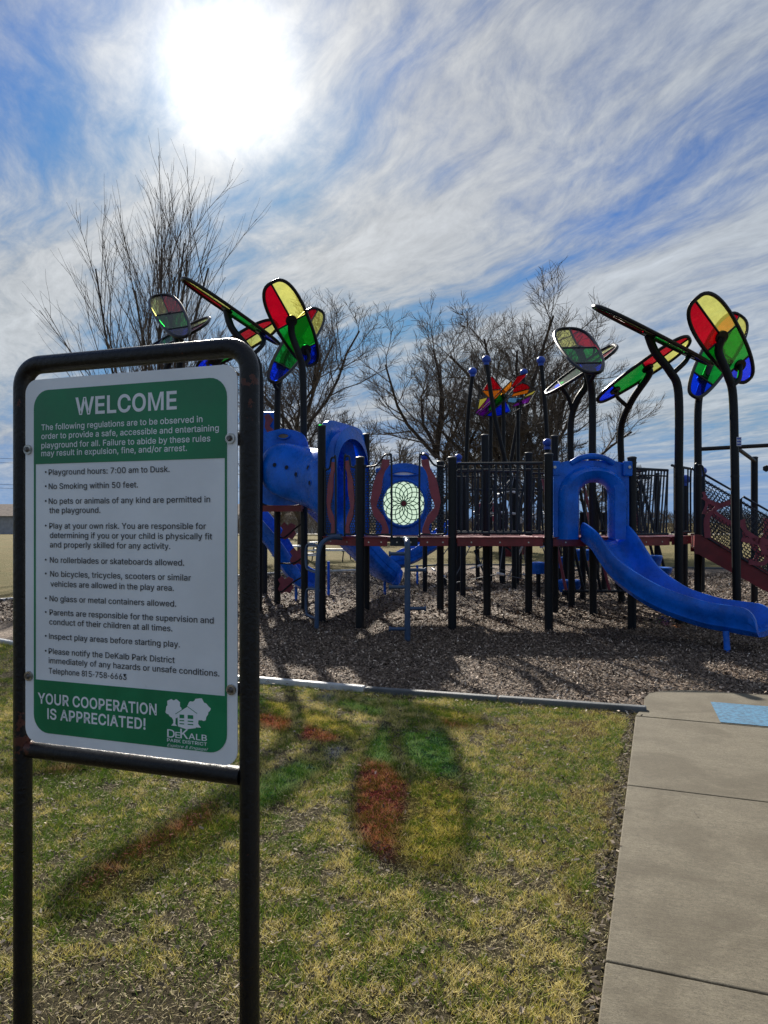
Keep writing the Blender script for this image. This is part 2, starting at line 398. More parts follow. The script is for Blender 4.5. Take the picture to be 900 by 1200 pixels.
border_run([(2.21, 6.09), (.5, 6.62), (-1.25, 7.22), (-3.2, 8.28), (-5.03, 9.6), (-7.3, 11.2), (-8.5, 12.5), (-8.6, 13.8), (-7.6, 14.9), (-5.6, 18.6), (-3.9, 22.0), (-.6, 24.2), (3, 27), (12, 24.5), (19, 20), (20, 14)])

# scattered geometry with a colour per piece
def scatter_mesh(name, verts, faces_n, tints, material, parent=None):
    nv = len(verts); me = bpy.data.meshes.new(name)
    nf = nv//faces_n
    me.vertices.add(nv); me.vertices.foreach_set('co', verts.astype(np.float32).ravel())
    me.loops.add(nv); me.loops.foreach_set('vertex_index', np.arange(nv, dtype=np.int32))
    me.polygons.add(nf); me.polygons.foreach_set('loop_start', np.arange(0, nv, faces_n, dtype=np.int32))
    try: me.polygons.foreach_set('loop_total', np.full(nf, faces_n, dtype=np.int32))
    except Exception: pass
    me.update(); me.validate()
    a = me.color_attributes.new('tint', 'FLOAT_COLOR', 'POINT')
    c = np.ones((nv, 4), np.float32); c[:, :3] = np.repeat(tints, faces_n, axis=0); a.data.foreach_set('color', c.ravel())
    me.materials.append(material); o = bpy.data.objects.new(name, me); COL.objects.link(o)
    return o
def vnoise(x, y, scale, seed):
    r_ = np.random.default_rng(seed); T = r_.random((64, 64)); u = x*scale; v = y*scale
    i = np.floor(u).astype(int); j = np.floor(v).astype(int); fu = u-i; fv = v-j; fu = fu*fu*(3-2*fu); fv = fv*fv*(3-2*fv)
    g_ = lambda a, b: T[a % 64, b % 64]
    return (g_(i, j)*(1-fu)+g_(i+1, j)*fu)*(1-fv)+(g_(i, j+1)*(1-fu)+g_(i+1, j+1)*fu)*fv
PATHP = [tuple((L0+tr*.0)[:2]), tuple((L0+nr*1.62)[:2]), tuple((L0+nr*1.62-tr*9)[:2]), tuple((L0-tr*9)[:2])]
PADP = [tuple(p[:2]) for p in pad_pts]
def grass(name, n, x0, x1, y0, y1, scale=1.):
    x = rng.uniform(x0, x1, n); y = y0+(y1-y0)*rng.random(n)**1.0
    c1 = .48+(vnoise(x, y, 2.1, 1)-.5)*.35+(vnoise(x, y, 8.5, 2)-.5)*.50+(vnoise(x, y, 22, 3)-.5)*.32
    dead = .5+(vnoise(x, y, 1.6, 4)-.5)*.30+(vnoise(x, y, 9, 5)-.5)*.42+(vnoise(x, y, 26, 15)-.5)*.5
    edge = (Vector((0, 0, 0)),)
    # distance to the path's left edge: worn soil strip there
    dist = -((x-L0.x)*nr.x+(y-L0.y)*nr.y)
    wob = vnoise(x, y, 7, 8)*.09
    keep = ~inpoly(x, y, MULCH) & ~inpoly(x, y, PATHP) & ~inpoly(x, y, PADP)
    keep &= ~((dist > -.02) & (dist < .02+wob) & (rng.random(n) < .93))
    keep &= ~((c1 < .33) & (rng.random(n) < .9))
    keep &= ~(rng.random(n) < .92*np.clip((2.62+.3*(vnoise(x, y, 5, 21)-.5)-y)/.25, 0, 1)*np.clip((-.15+.5*(vnoise(x, y, 4, 22)-.5)-x)/.35, 0, 1))
    x, y, c1, dead = x[keep], y[keep], c1[keep], dead[keep]; n = len(x)
    h = (.010+.022*rng.random(n)**1.4)*(.55+.9*np.clip(c1*1.2, 0, 1))*scale; wd = (.0009+.0014*rng.random(n))*scale
    th = rng.uniform(0, 2*np.pi, n); lean = rng.uniform(.3, 1.5, n)*h; ph = rng.uniform(0, 2*np.pi, n)
    V_ = np.zeros((n, 3, 3))
    V_[:, 0, 0] = x-np.cos(th)*wd; V_[:, 0, 1] = y-np.sin(th)*wd
    V_[:, 1, 0] = x+np.cos(th)*wd; V_[:, 1, 1] = y+np.sin(th)*wd
    V_[:, 2, 0] = x+np.cos(ph)*lean; V_[:, 2, 1] = y+np.sin(ph)*lean; V_[:, 2, 2] = h
    V_[:, :2, 2] = .001
    pal = np.array([(.13, .22, .022), (.29, .33, .04), (.56, .48, .12), (.80, .68, .28), (.20, .14, .06)])
    k = np.clip(.5+(dead-.5)*2.3+rng.normal(0, .27, n), 0, .999)
    right = np.clip((x+1.2)/3.6, 0, 1)*.13; k = np.clip(k+right-.13, 0, .999)
    idx = np.digitize(k, [.24, .48, .78, .94]); t_ = pal[idx]*rng.uniform(.7, 1.25, (n, 1))
    o = scatter_mesh(name, V_.reshape(-1, 3), 3, t_, M['blade']); return tag(o, 'short patchy green and straw coloured winter turf blades', 'grass', kind='stuff')
grass('grass', 760000, -4.6, 2.3, 1.2, 7.4, 1.0)
o = grass('grass', 190000, -9.5, -4.0, 3.0, 13.5, 1.6)
def chips(name, n, x0, x1, y0, y1, L=(.018, .055), poly=MULCH, pal=None, z0=.006):
    x = rng.uniform(x0, x1, n); y = rng.uniform(y0, y1, n); k = inpoly(x, y, poly) & ~inpoly(x, y, PADP) & ~inpoly(x, y, PATHP); x, y = x[k], y[k]; n = len(x)
    l = rng.uniform(L[0], L[1], n); w_ = l*rng.uniform(.18, .5, n); a = rng.uniform(0, 2*np.pi, n); p1 = rng.normal(0, .35, n); p2 = rng.normal(0, .45, n)
    ax = np.stack([np.cos(a)*np.cos(p1), np.sin(a)*np.cos(p1), np.sin(p1)], 1)*l[:, None]/2
    bx = np.stack([-np.sin(a)*np.cos(p2), np.cos(a)*np.cos(p2), np.sin(p2)], 1)*w_[:, None]/2
    c = np.stack([x, y, z0+np.abs(ax[:, 2])+np.abs(bx[:, 2])+rng.random(n)*.022], 1)
    j = lambda: rng.uniform(.7, 1.1, (n, 1))
    V_ = np.stack([c-ax*j()-bx*j(), c+ax*j()-bx*j(), c+ax*j()+bx*j(), c-ax*j()+bx*j()], 1)
    pal = np.array(pal or [(.05, .036, .026), (.14, .102, .076), (.33, .25, .19), (.58, .46, .36), (.78, .68, .56)])
    t_ = pal[np.clip(rng.normal(1.5, 1.1, n).astype(int), 0, 4)]*rng.uniform(.7, 1.2, (n, 1))
    return scatter_mesh(name, V_.reshape(-1, 3), 4, t_, M['chip'])
tag(chips('wood_chips', 210000, -4.5, 7.5, 5.9, 12.0, (.012, .042)), 'loose grey brown wood chips covering the play area', 'wood chips', kind='stuff')
tag(chips('wood_chips', 95000, -9, 12, 11.5, 22.5, (.03, .085)), 'loose wood chips covering the far half of the play area', 'wood chips', kind='stuff')
spill = [(2.1, 5.90), (-1.25, 6.98), (-4.9, 9.3), (-4.9, 9.55), (-1.25, 7.18), (2.1, 6.08)]
tag(chips('spilled_chips', 9000, -5, 2.2, 5.8, 9.6, (.012, .04), spill), 'stray wood chips kicked over the edging on to the lawn', 'wood chips', kind='stuff')
strip = [tuple((L0-nr*.07+tr*.15)[:2]), tuple((L0-nr*.005+tr*.15)[:2]), tuple((L0-nr*.005-tr*5)[:2]), tuple((L0-nr*.09-tr*5)[:2])]
tag(chips('leaf_litter', 14000, .1, 2.4, 1.2, 6.2, (.012, .04), strip, [(.05, .036, .026), (.09, .065, .042), (.14, .10, .065), (.24, .18, .12), (.36, .30, .22)], .001), 'brown leaf litter gathered along the left edge of the concrete path', 'leaf litter', kind='stuff')
thp = [(-4.5, 1.2), (2.3, 1.2), (2.2, 6.0), (-1.2, 7.1), (-4.5, 8.9)]
def thatch(n):
    x = rng.uniform(-4.5, 2.3, n); y = rng.uniform(1.2, 8.6, n); k = inpoly(x, y, thp) & ~inpoly(x, y, PATHP); x, y = x[k], y[k]; n = len(x)
    l = rng.uniform(.008, .030, n); a = rng.uniform(0, 2*np.pi, n); w_ = .0011; z = rng.uniform(.003, .018, n); z2 = np.clip(z+rng.normal(0, .007, n), .002, .04)
    V_ = np.zeros((n, 3, 3)); V_[:, 0] = np.stack([x-np.sin(a)*w_, y+np.cos(a)*w_, z], 1); V_[:, 1] = np.stack([x+np.sin(a)*w_, y-np.cos(a)*w_, z], 1)
    V_[:, 2] = np.stack([x+np.cos(a)*l, y+np.sin(a)*l, z2], 1)
    pal = np.array([(.50, .42, .22), (.66, .57, .32), (.32, .24, .12), (.16, .12, .07)]); t_ = pal[rng.choice(4, n, p=[.4, .25, .22, .13])]*rng.uniform(.7, 1.2, (n, 1))
    tag(scatter_mesh('thatch', V_.reshape(-1, 3), 3, t_, M['blade']), 'dry straw coloured thatch lying between the turf blades', 'thatch', kind='stuff')
thatch(230000)
tag(chips('ground_debris', 16000, -4, 2.2, 1.3, 7.2, (.008, .03), [(-4, 1.2), (2.3, 1.2), (2.2, 6.0), (-1.2, 7.1), (-4, 8.6)], [(.06, .045, .03), (.10, .075, .05), (.16, .12, .08), (.30, .24, .17), (.45, .38, .30)], .003), 'small dead leaf scraps lying in the turf', 'leaf scraps', kind='stuff')

# single fallen leaves on the lawn
def leaf(px, py, s, rot, label, zoff=.02):
    c = G(px, py)+V(0, 0, zoff); m_ = MB(); n = 11; pts = []
    for i in range(n*2):
        a = 2*math.pi*i/(2*n); r_ = s*(1 if i % 2 == 0 else .62)*(1-.35*abs(math.sin(a)))*random.uniform(.85, 1.1)
        x = math.cos(a)*r_; y = math.sin(a)*r_*.8
        z = .35*abs(y)+.22*s*math.sin(2.2*a+rot)
        pts.append(c+V(x*math.cos(rot)-y*math.sin(rot), x*math.sin(rot)+y*math.cos(rot), max(z, -.008)))
    vs = [c]+pts; m_.add(vs, [(0, i+1, (i+1) % len(pts)+1) for i in range(len(pts))])
    m_.tube([c+V(math.cos(rot)*s*.8, math.sin(rot)*s*.8, .004), c+V(math.cos(rot)*s*1.5, math.sin(rot)*s*1.5, .012)], .0012, 4)
    o = m_.build('fallen_leaf', M['leaf']); tag(o, label, 'leaf', 'fallen leaves on the lawn')
leaf(556, 1062, .034, .6, 'pale curled dead leaf, larger one, low on the lawn below the shadow')
leaf(639, 992, .030, 2.3, 'pale curled dead leaf on the lawn to the right of the petal shadow')
leaf(495, 1122, .016, 1.2, 'tiny pale leaf scrap on the lawn at the bottom centre')
leaf(612, 1190, .022, 4.2, 'narrow pale dead leaf on the lawn at the very bottom edge')
leaf(542, 957, .014, 3.1, 'tiny pale leaf scrap at the right rim of the petal shadow')
leaf(493, 1010, .013, .2, 'tiny pale leaf scrap at the tip of the petal shadow')
leaf(816, 961, .011, 1.9, 'tiny brown leaf on the concrete path near the middle', .03)

# ---------------------------------------------------------------- the welcome sign
BL = V(-.910, 1.841, CH+(HY-868)/FPX*1.841); SU = V(.577, -.197, 0).normalized(); SN = V(-.323, -.946, 0).normalized(); SW, SH = .610, .914
sign = thing('park_sign', 'tall black pipe framed welcome sign listing playground rules in front of the lawn', 'sign', (BL+SU*SW/2).xy.to_3d())
def suv(px, py):
    x = (px-CX)/FPX; u = (x*1.841+.910)/(.577+.197*x); Y = 1.841-.197*u
    return u*SW, CH+(HY-py)/FPX*Y-BL.z
def S(u, v, n=0.): return BL+SU*u+V(0, 0, v)+SN*n
def rrect(u0, v0, u1, v1, r, corners=(1, 1, 1, 1), k=7):   # bl, br, tr, tl
    out = []
    for i, (cx, cy, a0) in enumerate(((u0, v0, 180), (u1, v0, 270), (u1, v1, 0), (u0, v1, 90))):
        if not corners[i]: out.append((cx, cy)); continue
        ox = cx+(r if i in (0, 3) else -r); oy = cy+(r if i in (0, 1) else -r)
        for j in range(k+1):
            a = R(a0+90*j/k); out.append((ox+r*math.cos(a), oy+r*math.sin(a)))
    return out
plate = MB(); plate.prism([S(u, v, 0) for u, v in rrect(0, 0, SW, SH, .035)], SN*-.003); plate.build('sign_panel', M['white'], sign)
gu0, gu1 = suv(40, 600)[0], suv(266, 600)[0]
t1 = SH-.028; t0 = suv(42, 544)[1]; b1 = suv(42, 796)[1]; b0 = .026
for nm, pts in (('green_header', rrect(gu0, t0, gu1, t1, .045, (0, 0, 1, 1))), ('green_footer', rrect(gu0, b0, gu1, b1, .045, (1, 1, 0, 0)))):
    m_ = MB(); m_.prism([S(u, v, .0012) for u, v in pts], SN*-.001); m_.build(nm, M['green'], sign)
for u in (gu0, gu1-.0055):
    m_ = MB(); m_.prism([S(a, b, .0010) for a, b in ((u, b1), (u+.0055, b1), (u+.0055, t0), (u, t0))], SN*-.0008); m_.build('green_side_line', M['green'], sign)
GLYPHS = """A480|16,0 201,509 276,509 463,0 395,0 287,302 264,372 232,478 245,478 233,437 222,402 213,371 191,302 85,0|110,142 110,199 370,199 370,142
B456|60,0 60,509 241,509 274,507 304,501 329,491 350,477 367,461 381,442 390,421 396,398 398,374 397,353 393,336 387,320 378,307 368,295 356,286 343,278 329,272 315,267 315,262 331,260 347,254 363,245 378,234 391,220 402,203 411,184 416,161 418,136 416,111 410,88 400,67 386,48 368,31 344,18 317,8 284,2 247,0|125,57 245,57 281,60 309,67 330,80 344,96 353,115 355,137 354,153 350,169 342,184 333,197 320,209 306,218 289,225 269,229 248,231 125,231|125,285 238,285 256,287 273,290 288,296 302,304 314,314 323,326 330,340 335,355 336,372 333,393 326,412 313,429 294,442 270,449 240,452 125,452
C510|267,-7 225,-3 186,7 150,25 119,49 92,79 70,115 53,157 44,203 40,254 44,305 53,352 70,393 92,429 119,459 150,484 186,501 225,512 267,516 293,514 317,511 340,504 362,496 383,485 402,471 419,456 435,438 448,418 459,397 467,373 473,348 408,348 404,365 397,380 389,395 380,407 369,418 357,428 344,437 330,444 315,449 300,453 284,455 267,456 237,453 209,445 184,432 161,414 141,391 125,364 113,332 106,295 103,254 106,213 113,177 125,145 141,117 161,94 184,76 210,63 237,56 267,53 284,54 300,56 315,60 330,65 344,72 357,81 369,90 380,102 389,114 397,128 404,144 408,160 473,160 467,135 459,112 448,91 435,71 420,53 402,38 383,24 363,13 341,5 317,-2 293,-6
D502|219,0 96,0 96,57 215,57 254,60 288,68 318,81 343,99 363,122 379,149 390,181 397,216 399,255 397,294 390,329 379,361 364,388 344,410 320,428 291,441 258,449 221,452 93,452 93,509 225,509 273,505 315,495 353,478 385,455 412,426 433,391 449,351 458,306 462,255 458,205 449,159 433,119 411,83 384,54 351,31 312,14 268,3|125,509 125,0 60,0 60,509
E419|60,0 60,509 372,509 372,452 125,452 125,286 355,286 355,229 125,229 125,57 375,57 375,0
F410|60,0 60,509 369,509 369,452 125,452 125,278 346,278 346,221 125,221 125,0
G520|269,-7 225,-3 185,7 149,25 118,49 91,79 69,116 53,157 43,203 40,254 43,305 53,352 69,393 91,429 117,459 149,484 184,501 223,512 265,516 291,514 316,510 340,504 363,494 384,483 403,469 421,453 436,436 449,416 460,395 468,373 474,349 408,349 402,365 395,379 387,393 378,406 368,417 356,427 344,436 330,443 315,448 300,453 283,455 265,456 236,453 209,445 183,432 160,414 141,392 125,364 113,332 106,295 103,254 106,213 113,177 125,145 141,117 161,95 184,76 210,63 238,56 269,53 296,55 322,61 345,71 365,85 382,102 396,123 407,147 413,173 415,202 434,199 283,199 283,256 478,256 478,200 475,160 466,124 451,91 431,62 406,38 377,19 344,5 308,-4
H517|60,0 60,509 125,509 125,289 392,289 392,509 457,509 457,0 392,0 392,232 125,232 125,0
I179|60,0 60,509 119,509 119,0
J396|185,-7 143,-2 106,11 75,33 52,63 38,100 33,145 33,173 98,173 98,145 100,117 108,93 122,74 139,61 160,53 185,50 209,53 230,61 248,74 261,93 269,117 272,145 272,509 336,509 336,145 332,100 318,63 294,33 263,11 227,-2
K467|104,145 104,216 139,261 174,303 212,344 364,509 448,509 231,276 228,276|60,0 60,509 125,509 125,334 124,225 125,193 125,0|372,0 188,259 228,309 449,0
L393|60,0 60,509 125,509 125,57 361,57 361,0
M628|60,0 60,509 152,509 314,75 476,509 568,509 568,0 505,0 505,430 343,0 286,0 124,430 124,0
N523|60,0 60,509 136,509 343,183 363,151 388,107 414,55 405,54 401,108 399,157 399,195 399,509 463,509 463,0 387,0 202,290 177,331 148,381 108,452 119,454 122,384 124,328 125,291 125,0
O533|267,-7 225,-3 186,7 150,25 119,49 92,79 70,115 53,157 44,203 40,254 44,305 53,352 70,393 92,429 119,459 150,484 186,501 225,512 267,516 309,512 348,501 384,484 415,459 442,429 464,393 480,352 490,305 493,254 490,203 480,157 464,115 442,79 415,49 384,25 348,7 309,-3|267,53 296,55 324,63 349,76 372,94 392,116 408,144 420,176 428,213 430,254 428,295 420,332 408,365 392,392 372,415 349,433 324,446 296,453 267,456 237,453 210,445 184,433 161,415 142,392 125,364 113,332 106,295 103,254 106,213 113,176 125,144 142,117 161,94 184,76 210,63 237,55
P445|60,0 60,509 235,509 272,506 305,499 332,487 356,471 375,452 390,430 400,404 407,377 409,348 407,318 400,291 390,265 375,243 356,223 332,207 305,195 272,188 235,186 109,186 109,242 233,242 257,244 279,248 297,256 312,266 324,279 333,294 339,310 343,328 344,348 343,367 339,385 333,402 324,416 312,428 297,439 279,446 257,451 232,452 125,452 125,0
R449|60,0 60,509 236,509 273,506 305,500 333,489 356,473 376,455 390,433 401,408 407,381 409,352 407,323 401,296 390,271 376,250 356,232 333,217 305,206 273,200 236,198 96,198 96,255 234,255 258,256 280,260 298,267 313,276 325,287 334,300 340,316 344,333 345,352 344,371 340,389 334,405 325,419 313,430 298,440 279,446 258,451 233,452 125,452 125,0|353,0 230,229 303,229 428,0
S447|224,-9 188,-7 156,-1 128,9 102,23 81,40 64,60 51,83 42,109 38,137 104,137 108,118 114,102 123,88 136,76 150,66 166,59 185,53 204,50 224,49 246,50 267,54 286,60 303,69 317,79 329,92 338,106 344,122 346,139 344,154 340,168 332,179 322,189 310,197 296,205 280,211 263,217 245,222 184,239 145,253 112,269 86,289 67,313 56,341 52,372 54,400 62,425 75,448 92,468 113,484 138,498 165,508 195,514 227,516 259,514 289,508 316,498 340,484 360,468 377,449 390,427 398,403 401,378 337,378 332,402 320,421 302,437 280,449 254,456 225,459 204,457 185,454 167,448 152,440 139,430 129,418 121,405 117,391 115,376 117,359 122,345 131,334 142,324 155,315 169,308 212,293 264,279 312,264 328,256 344,248 359,238 372,226 384,213 395,198 402,180 407,161 408,139 406,112 399,87 386,64 370,43 349,25 323,11 294,0 261,-7
T449|32,452 32,509 417,509 417,452 257,452 257,0 193,0 193,452
U517|259,-8 220,-6 186,2 154,15 126,33 103,55 85,80 71,108 63,140 60,173 60,509 124,509 124,178 126,155 132,133 141,113 153,95 169,80 187,68 208,59 232,53 259,52 285,53 309,59 331,68 349,80 364,95 377,113 385,133 391,155 393,178 393,509 457,509 457,173 454,140 446,108 433,80 414,55 391,33 363,15 332,2 297,-6
W686|155,0 16,509 82,509 163,196 175,145 187,94 197,40 189,40 200,94 211,145 224,196 306,509 380,509 462,196 474,145 486,94 497,40 488,40 499,94 510,145 523,196 603,509 670,509 530,0 455,0 368,323 351,391 346,417 341,445 336,475 350,475 335,395 330,371 324,347 318,323 230,0
Y472|203,0 203,208 16,509 91,509 192,344 222,292 231,274 240,254 250,230 224,230 233,254 242,275 251,293 280,344 381,509 455,509 268,208 268,0
a389|160,-9 137,-7 115,-3 94,5 76,15 60,29 48,45 38,63 32,84 30,108 32,128 36,146 43,161 53,174 64,184 78,193 92,200 108,206 125,211 178,220 234,227 247,229 257,231 265,235 271,240 274,246 276,255 276,257 275,272 272,285 267,297 260,307 251,315 240,322 227,327 212,330 196,331 178,330 163,327 149,322 137,316 127,309 118,301 110,292 104,283 100,274 41,291 51,313 64,331 79,346 95,358 114,368 133,375 153,380 173,383 194,384 208,384 223,382 239,379 255,375 271,369 286,360 300,350 312,336 322,320 330,301 335,278 337,251 337,0 277,0 277,52 272,52 267,43 260,34 252,25 242,16 229,8 215,1 199,-4 181,-7|170,45 192,47 211,51 228,59 242,68 254,80 263,93 270,108 274,122 276,138 276,190 259,182 231,176 200,171 175,168 161,166 147,163 134,159 122,153 112,147 103,139 97,130 93,118 92,105 93,93 96,82 102,72 109,64 119,57 130,52 142,48 156,46
b424|229,-8 208,-7 189,-3 172,4 159,12 147,21 138,31 118,59 112,59 112,0 53,0 53,509 114,509 114,319 118,319 137,346 147,355 158,364 171,373 188,379 207,383 229,384 259,382 287,374 313,361 335,342 354,320 370,293 381,261 388,227 390,189 388,151 381,116 370,84 355,57 336,34 313,16 288,3 260,-6|220,47 242,49 262,55 279,66 294,80 306,97 316,117 323,139 327,163 328,189 327,215 323,239 316,261 307,281 295,298 280,311 262,322 243,328 220,330 198,328 178,322 161,312 147,299 134,282 125,263 118,241 114,216 113,189 114,162 118,138 125,115 135,95 147,78 162,65 179,55 198,49
c396|207,-8 174,-5 144,3 117,16 93,35 72,58 56,85 44,116 37,150 34,187 37,225 44,260 56,291 72,318 93,341 117,360 144,374 174,382 207,384 226,384 243,381 260,377 276,371 291,364 305,356 318,346 330,335 340,322 349,308 356,293 362,277 303,262 300,272 295,281 290,289 270,311 261,316 252,321 242,325 231,328 220,329 207,330 184,328 163,321 145,310 130,296 118,278 108,258 102,236 98,212 96,187 98,163 102,139 108,117 118,97 130,80 145,66 163,55 184,49 207,46 220,47 232,49 243,52 253,55 262,60 271,66 279,73 285,80 292,89 297,98 301,107 304,117 363,102 357,86 350,70 341,56 331,43 319,32 306,21 292,12 277,5 261,-1 244,-5 226,-7
d424|195,-8 165,-6 137,3 111,16 89,34 70,57 55,84 43,116 36,151 34,189 36,227 43,261 55,293 70,320 89,342 112,361 137,374 165,382 196,384 218,383 237,379 253,373 267,364 278,355 287,346 306,319 311,319 311,509 372,509 372,0 313,0 313,59 307,59 287,31 277,21 266,12 252,4 236,-3 217,-7|205,47 226,49 246,55 263,65 278,78 290,95 299,115 306,138 310,162 312,189 310,216 306,241 300,263 290,282 278,299 263,312 246,322 227,328 205,330 182,328 162,322 145,311 130,298 118,281 108,261 102,239 98,215 96,189 98,163 102,139 109,117 118,97 130,80 145,66 162,55 182,49
e404|212,-8 177,-5 145,3 117,16 92,35 72,58 56,85 44,116 37,150 34,187 36,224 44,258 55,290 71,317 91,340 115,359 142,373 172,382 205,384 226,383 246,380 266,374 285,366 303,355 319,341 334,324 347,305 357,282 365,256 370,227 371,194 371,169 75,169 75,221 338,221 310,202 308,226 304,248 298,269 288,286 277,301 263,314 246,323 227,328 205,330 183,328 164,323 146,313 131,301 119,286 109,270 102,251 97,231 96,211 96,178 98,151 102,127 110,106 121,88 135,73 151,61 169,53 190,48 212,46 227,47 241,49 254,53 265,58 276,65 285,73 294,82 300,93 306,105 365,91 358,72 348,55 335,39 320,26 302,14 283,4 261,-3 237,-7
f254|228,379 228,327 6,327 6,379|81,0 81,432 82,452 87,470 96,486 107,499 120,510 135,519 152,525 169,529 187,530 222,527 243,521 227,468 215,472 195,474 178,472 164,468 154,460 147,449 143,435 142,419 142,0
g425|207,-151 180,-149 156,-146 134,-140 114,-132 97,-122 82,-110 70,-97 59,-84 51,-69 101,-41 122,-66 131,-74 142,-82 154,-88 169,-93 187,-96 207,-97 236,-95 261,-87 282,-75 298,-58 308,-34 311,-6 311,68 306,68 287,41 277,32 266,23 252,16 236,10 217,6 195,5 165,7 138,14 113,27 90,43 71,65 55,90 43,120 36,154 34,191 36,229 43,263 55,293 71,320 90,342 112,361 138,374 166,382 196,384 218,383 237,379 253,373 267,365 279,356 288,346 308,319 313,319 313,379 372,379 372,-9 370,-40 363,-67 350,-90 334,-109 314,-124 291,-136 265,-144 237,-149|205,59 227,61 246,66 264,75 278,87 290,103 300,121 307,142 311,166 312,193 311,219 307,242 300,264 291,283 279,299 264,312 247,322 227,328 205,330 182,328 163,322 145,312 130,298 118,282 109,262 102,241 98,218 96,193 98,167 102,144 109,123 118,104 131,88 145,76 163,66 183,61
h410|114,227 114,0 53,0 53,509 114,509 114,287 102,287 116,319 132,344 152,362 175,374 200,382 227,384 252,383 275,377 295,369 313,356 328,340 341,321 350,298 355,271 357,240 357,0 296,0 296,235 293,263 286,286 273,304 256,318 235,326 210,329 192,328 176,324 161,317 147,308 136,297 126,283 119,266 115,248
i167|53,0 53,379 114,379 114,0|84,443 73,444 63,448 54,455 47,463 43,472 41,483 43,494 47,504 54,512 63,518 73,522 84,524 95,522 105,518 114,512 121,504 125,494 126,483 125,472 121,463 114,455 105,448 95,444
j167|53,379 114,379 114,-30 112,-52 108,-72 102,-90 92,-106 80,-119 65,-129 47,-137 27,-141 4,-143 -10,-143 -10,-87 2,-87 18,-85 31,-80 40,-72 47,-61 51,-46 53,-29|83,443 72,444 62,448 53,455 47,463 42,472 41,483 42,494 47,504 53,512 62,518 72,522 83,524 95,522 105,518 114,512 120,504 125,494 126,483 125,472 120,463 114,455 105,448 95,444
k381|110,137 110,212 121,212 284,379 360,379 184,199 177,199|53,0 53,509 114,509 114,0|294,0 148,186 191,229 372,0
l167|53,0 53,509 114,509 114,0
m610|53,0 53,379 112,379 112,295 108,295 114,314 122,331 132,346 144,358 158,368 172,376 187,382 203,385 219,386 245,383 268,375 287,361 303,342 314,320 321,295 312,295 318,312 326,329 337,343 350,356 364,366 381,375 398,381 417,385 437,386 458,385 478,380 497,372 514,361 529,346 541,328 550,307 555,283 557,255 557,0 496,0 496,254 493,279 485,298 473,313 456,323 438,329 419,330 402,329 387,326 374,320 363,312 353,302 345,290 340,277 336,263 335,247 335,0 274,0 274,260 272,280 265,297 253,311 238,322 220,328 199,330 185,329 171,326 158,320 145,312 135,302 126,289 119,274 115,257 114,238 114,0
n410|114,227 114,0 53,0 53,379 112,379 112,287 102,287 116,319 132,344 152,362 175,374 200,382 227,384 252,383 275,377 295,369 313,356 328,340 341,321 350,298 355,271 357,240 357,0 296,0 296,235 293,263 286,286 273,304 256,318 235,326 210,329 192,328 176,324 161,317 147,308 136,297 126,283 119,266 115,248
o415|207,-8 174,-5 144,3 117,16 93,35 72,58 56,85 44,116 37,150 34,187 37,225 44,260 56,291 72,318 93,341 117,360 144,374 174,382 207,384 241,382 271,374 299,360 323,341 343,318 359,291 371,260 379,225 381,187 379,150 371,116 359,85 343,58 323,35 299,16 271,3 241,-5|207,46 231,49 252,55 270,66 285,80 298,97 307,117 314,139 318,163 319,187 318,212 314,236 307,258 298,278 285,296 270,310 252,321 231,328 207,330 184,328 163,321 145,310 130,296 118,278 108,258 102,236 98,212 96,187 98,163 102,139 108,117 118,97 130,80 145,66 163,55 184,49
p424|53,-143 53,379 112,379 112,319 118,319 137,346 147,355 158,364 171,373 188,379 207,383 229,384 259,382 287,374 313,361 335,342 354,320 370,293 381,261 388,227 390,189 388,151 381,116 370,84 355,57 336,34 313,16 288,3 260,-6 229,-8 208,-7 189,-3 173,4 159,12 147,21 138,31 118,59 114,59 114,-143|220,47 242,49 262,55 279,66 294,80 306,97 316,117 323,139 327,163 328,189 327,215 323,239 316,261 307,281 295,298 280,311 262,322 243,328 220,330 198,328 178,322 161,312 147,299 134,282 125,263 118,241 114,216 113,189 114,162 118,138 125,115 135,95 147,78 162,65 179,55 198,49
q424|372,-143 311,-143 311,59 306,59 287,31 277,21 266,12 252,4 236,-3 217,-7 195,-8 165,-6 137,3 111,16 89,34 70,57 55,84 43,116 36,151 34,189 36,227 43,261 55,293 70,320 89,342 112,361 137,374 165,382 196,384 218,383 237,379 253,373 267,364 278,355 287,346 307,319 313,319 313,379 372,379|205,47 226,49 246,55 263,65 278,78 290,95 299,115 306,138 310,162 312,189 310,216 306,241 300,263 290,282 278,299 263,312 246,322 227,328 205,330 182,328 162,322 145,311 130,298 118,281 108,261 102,239 98,215 96,189 98,163 102,139 109,117 118,97 130,80 145,66 162,55 182,49
r259|53,0 53,379 112,379 112,321 115,321 124,339 137,354 152,367 171,377 191,383 213,385 229,384 243,384 243,322 230,324 207,326 190,324 174,321 159,315 146,306 135,296 126,284 119,269 115,254 114,237 114,0
s365|182,-8 157,-7 133,-3 112,3 93,12 76,24 62,38 50,54 41,73 36,94 94,107 101,87 111,72 124,60 141,52 160,47 181,45 206,47 227,53 244,62 258,74 265,88 268,103 266,115 262,126 254,136 243,144 229,150 212,155 149,170 118,180 92,192 72,208 58,227 50,249 47,274 49,295 55,314 65,332 79,347 95,360 115,370 137,378 161,383 187,384 212,383 234,379 254,372 271,363 286,352 299,339 309,324 318,308 324,290 268,277 262,291 254,304 243,316 228,325 210,331 187,333 166,331 147,326 131,317 119,305 111,292 109,277 110,264 115,253 124,243 136,235 152,229 172,223 229,209 261,200 287,187 306,171 320,153 328,131 331,107 329,85 323,65 312,47 298,31 281,18 260,6 236,-2 210,-7
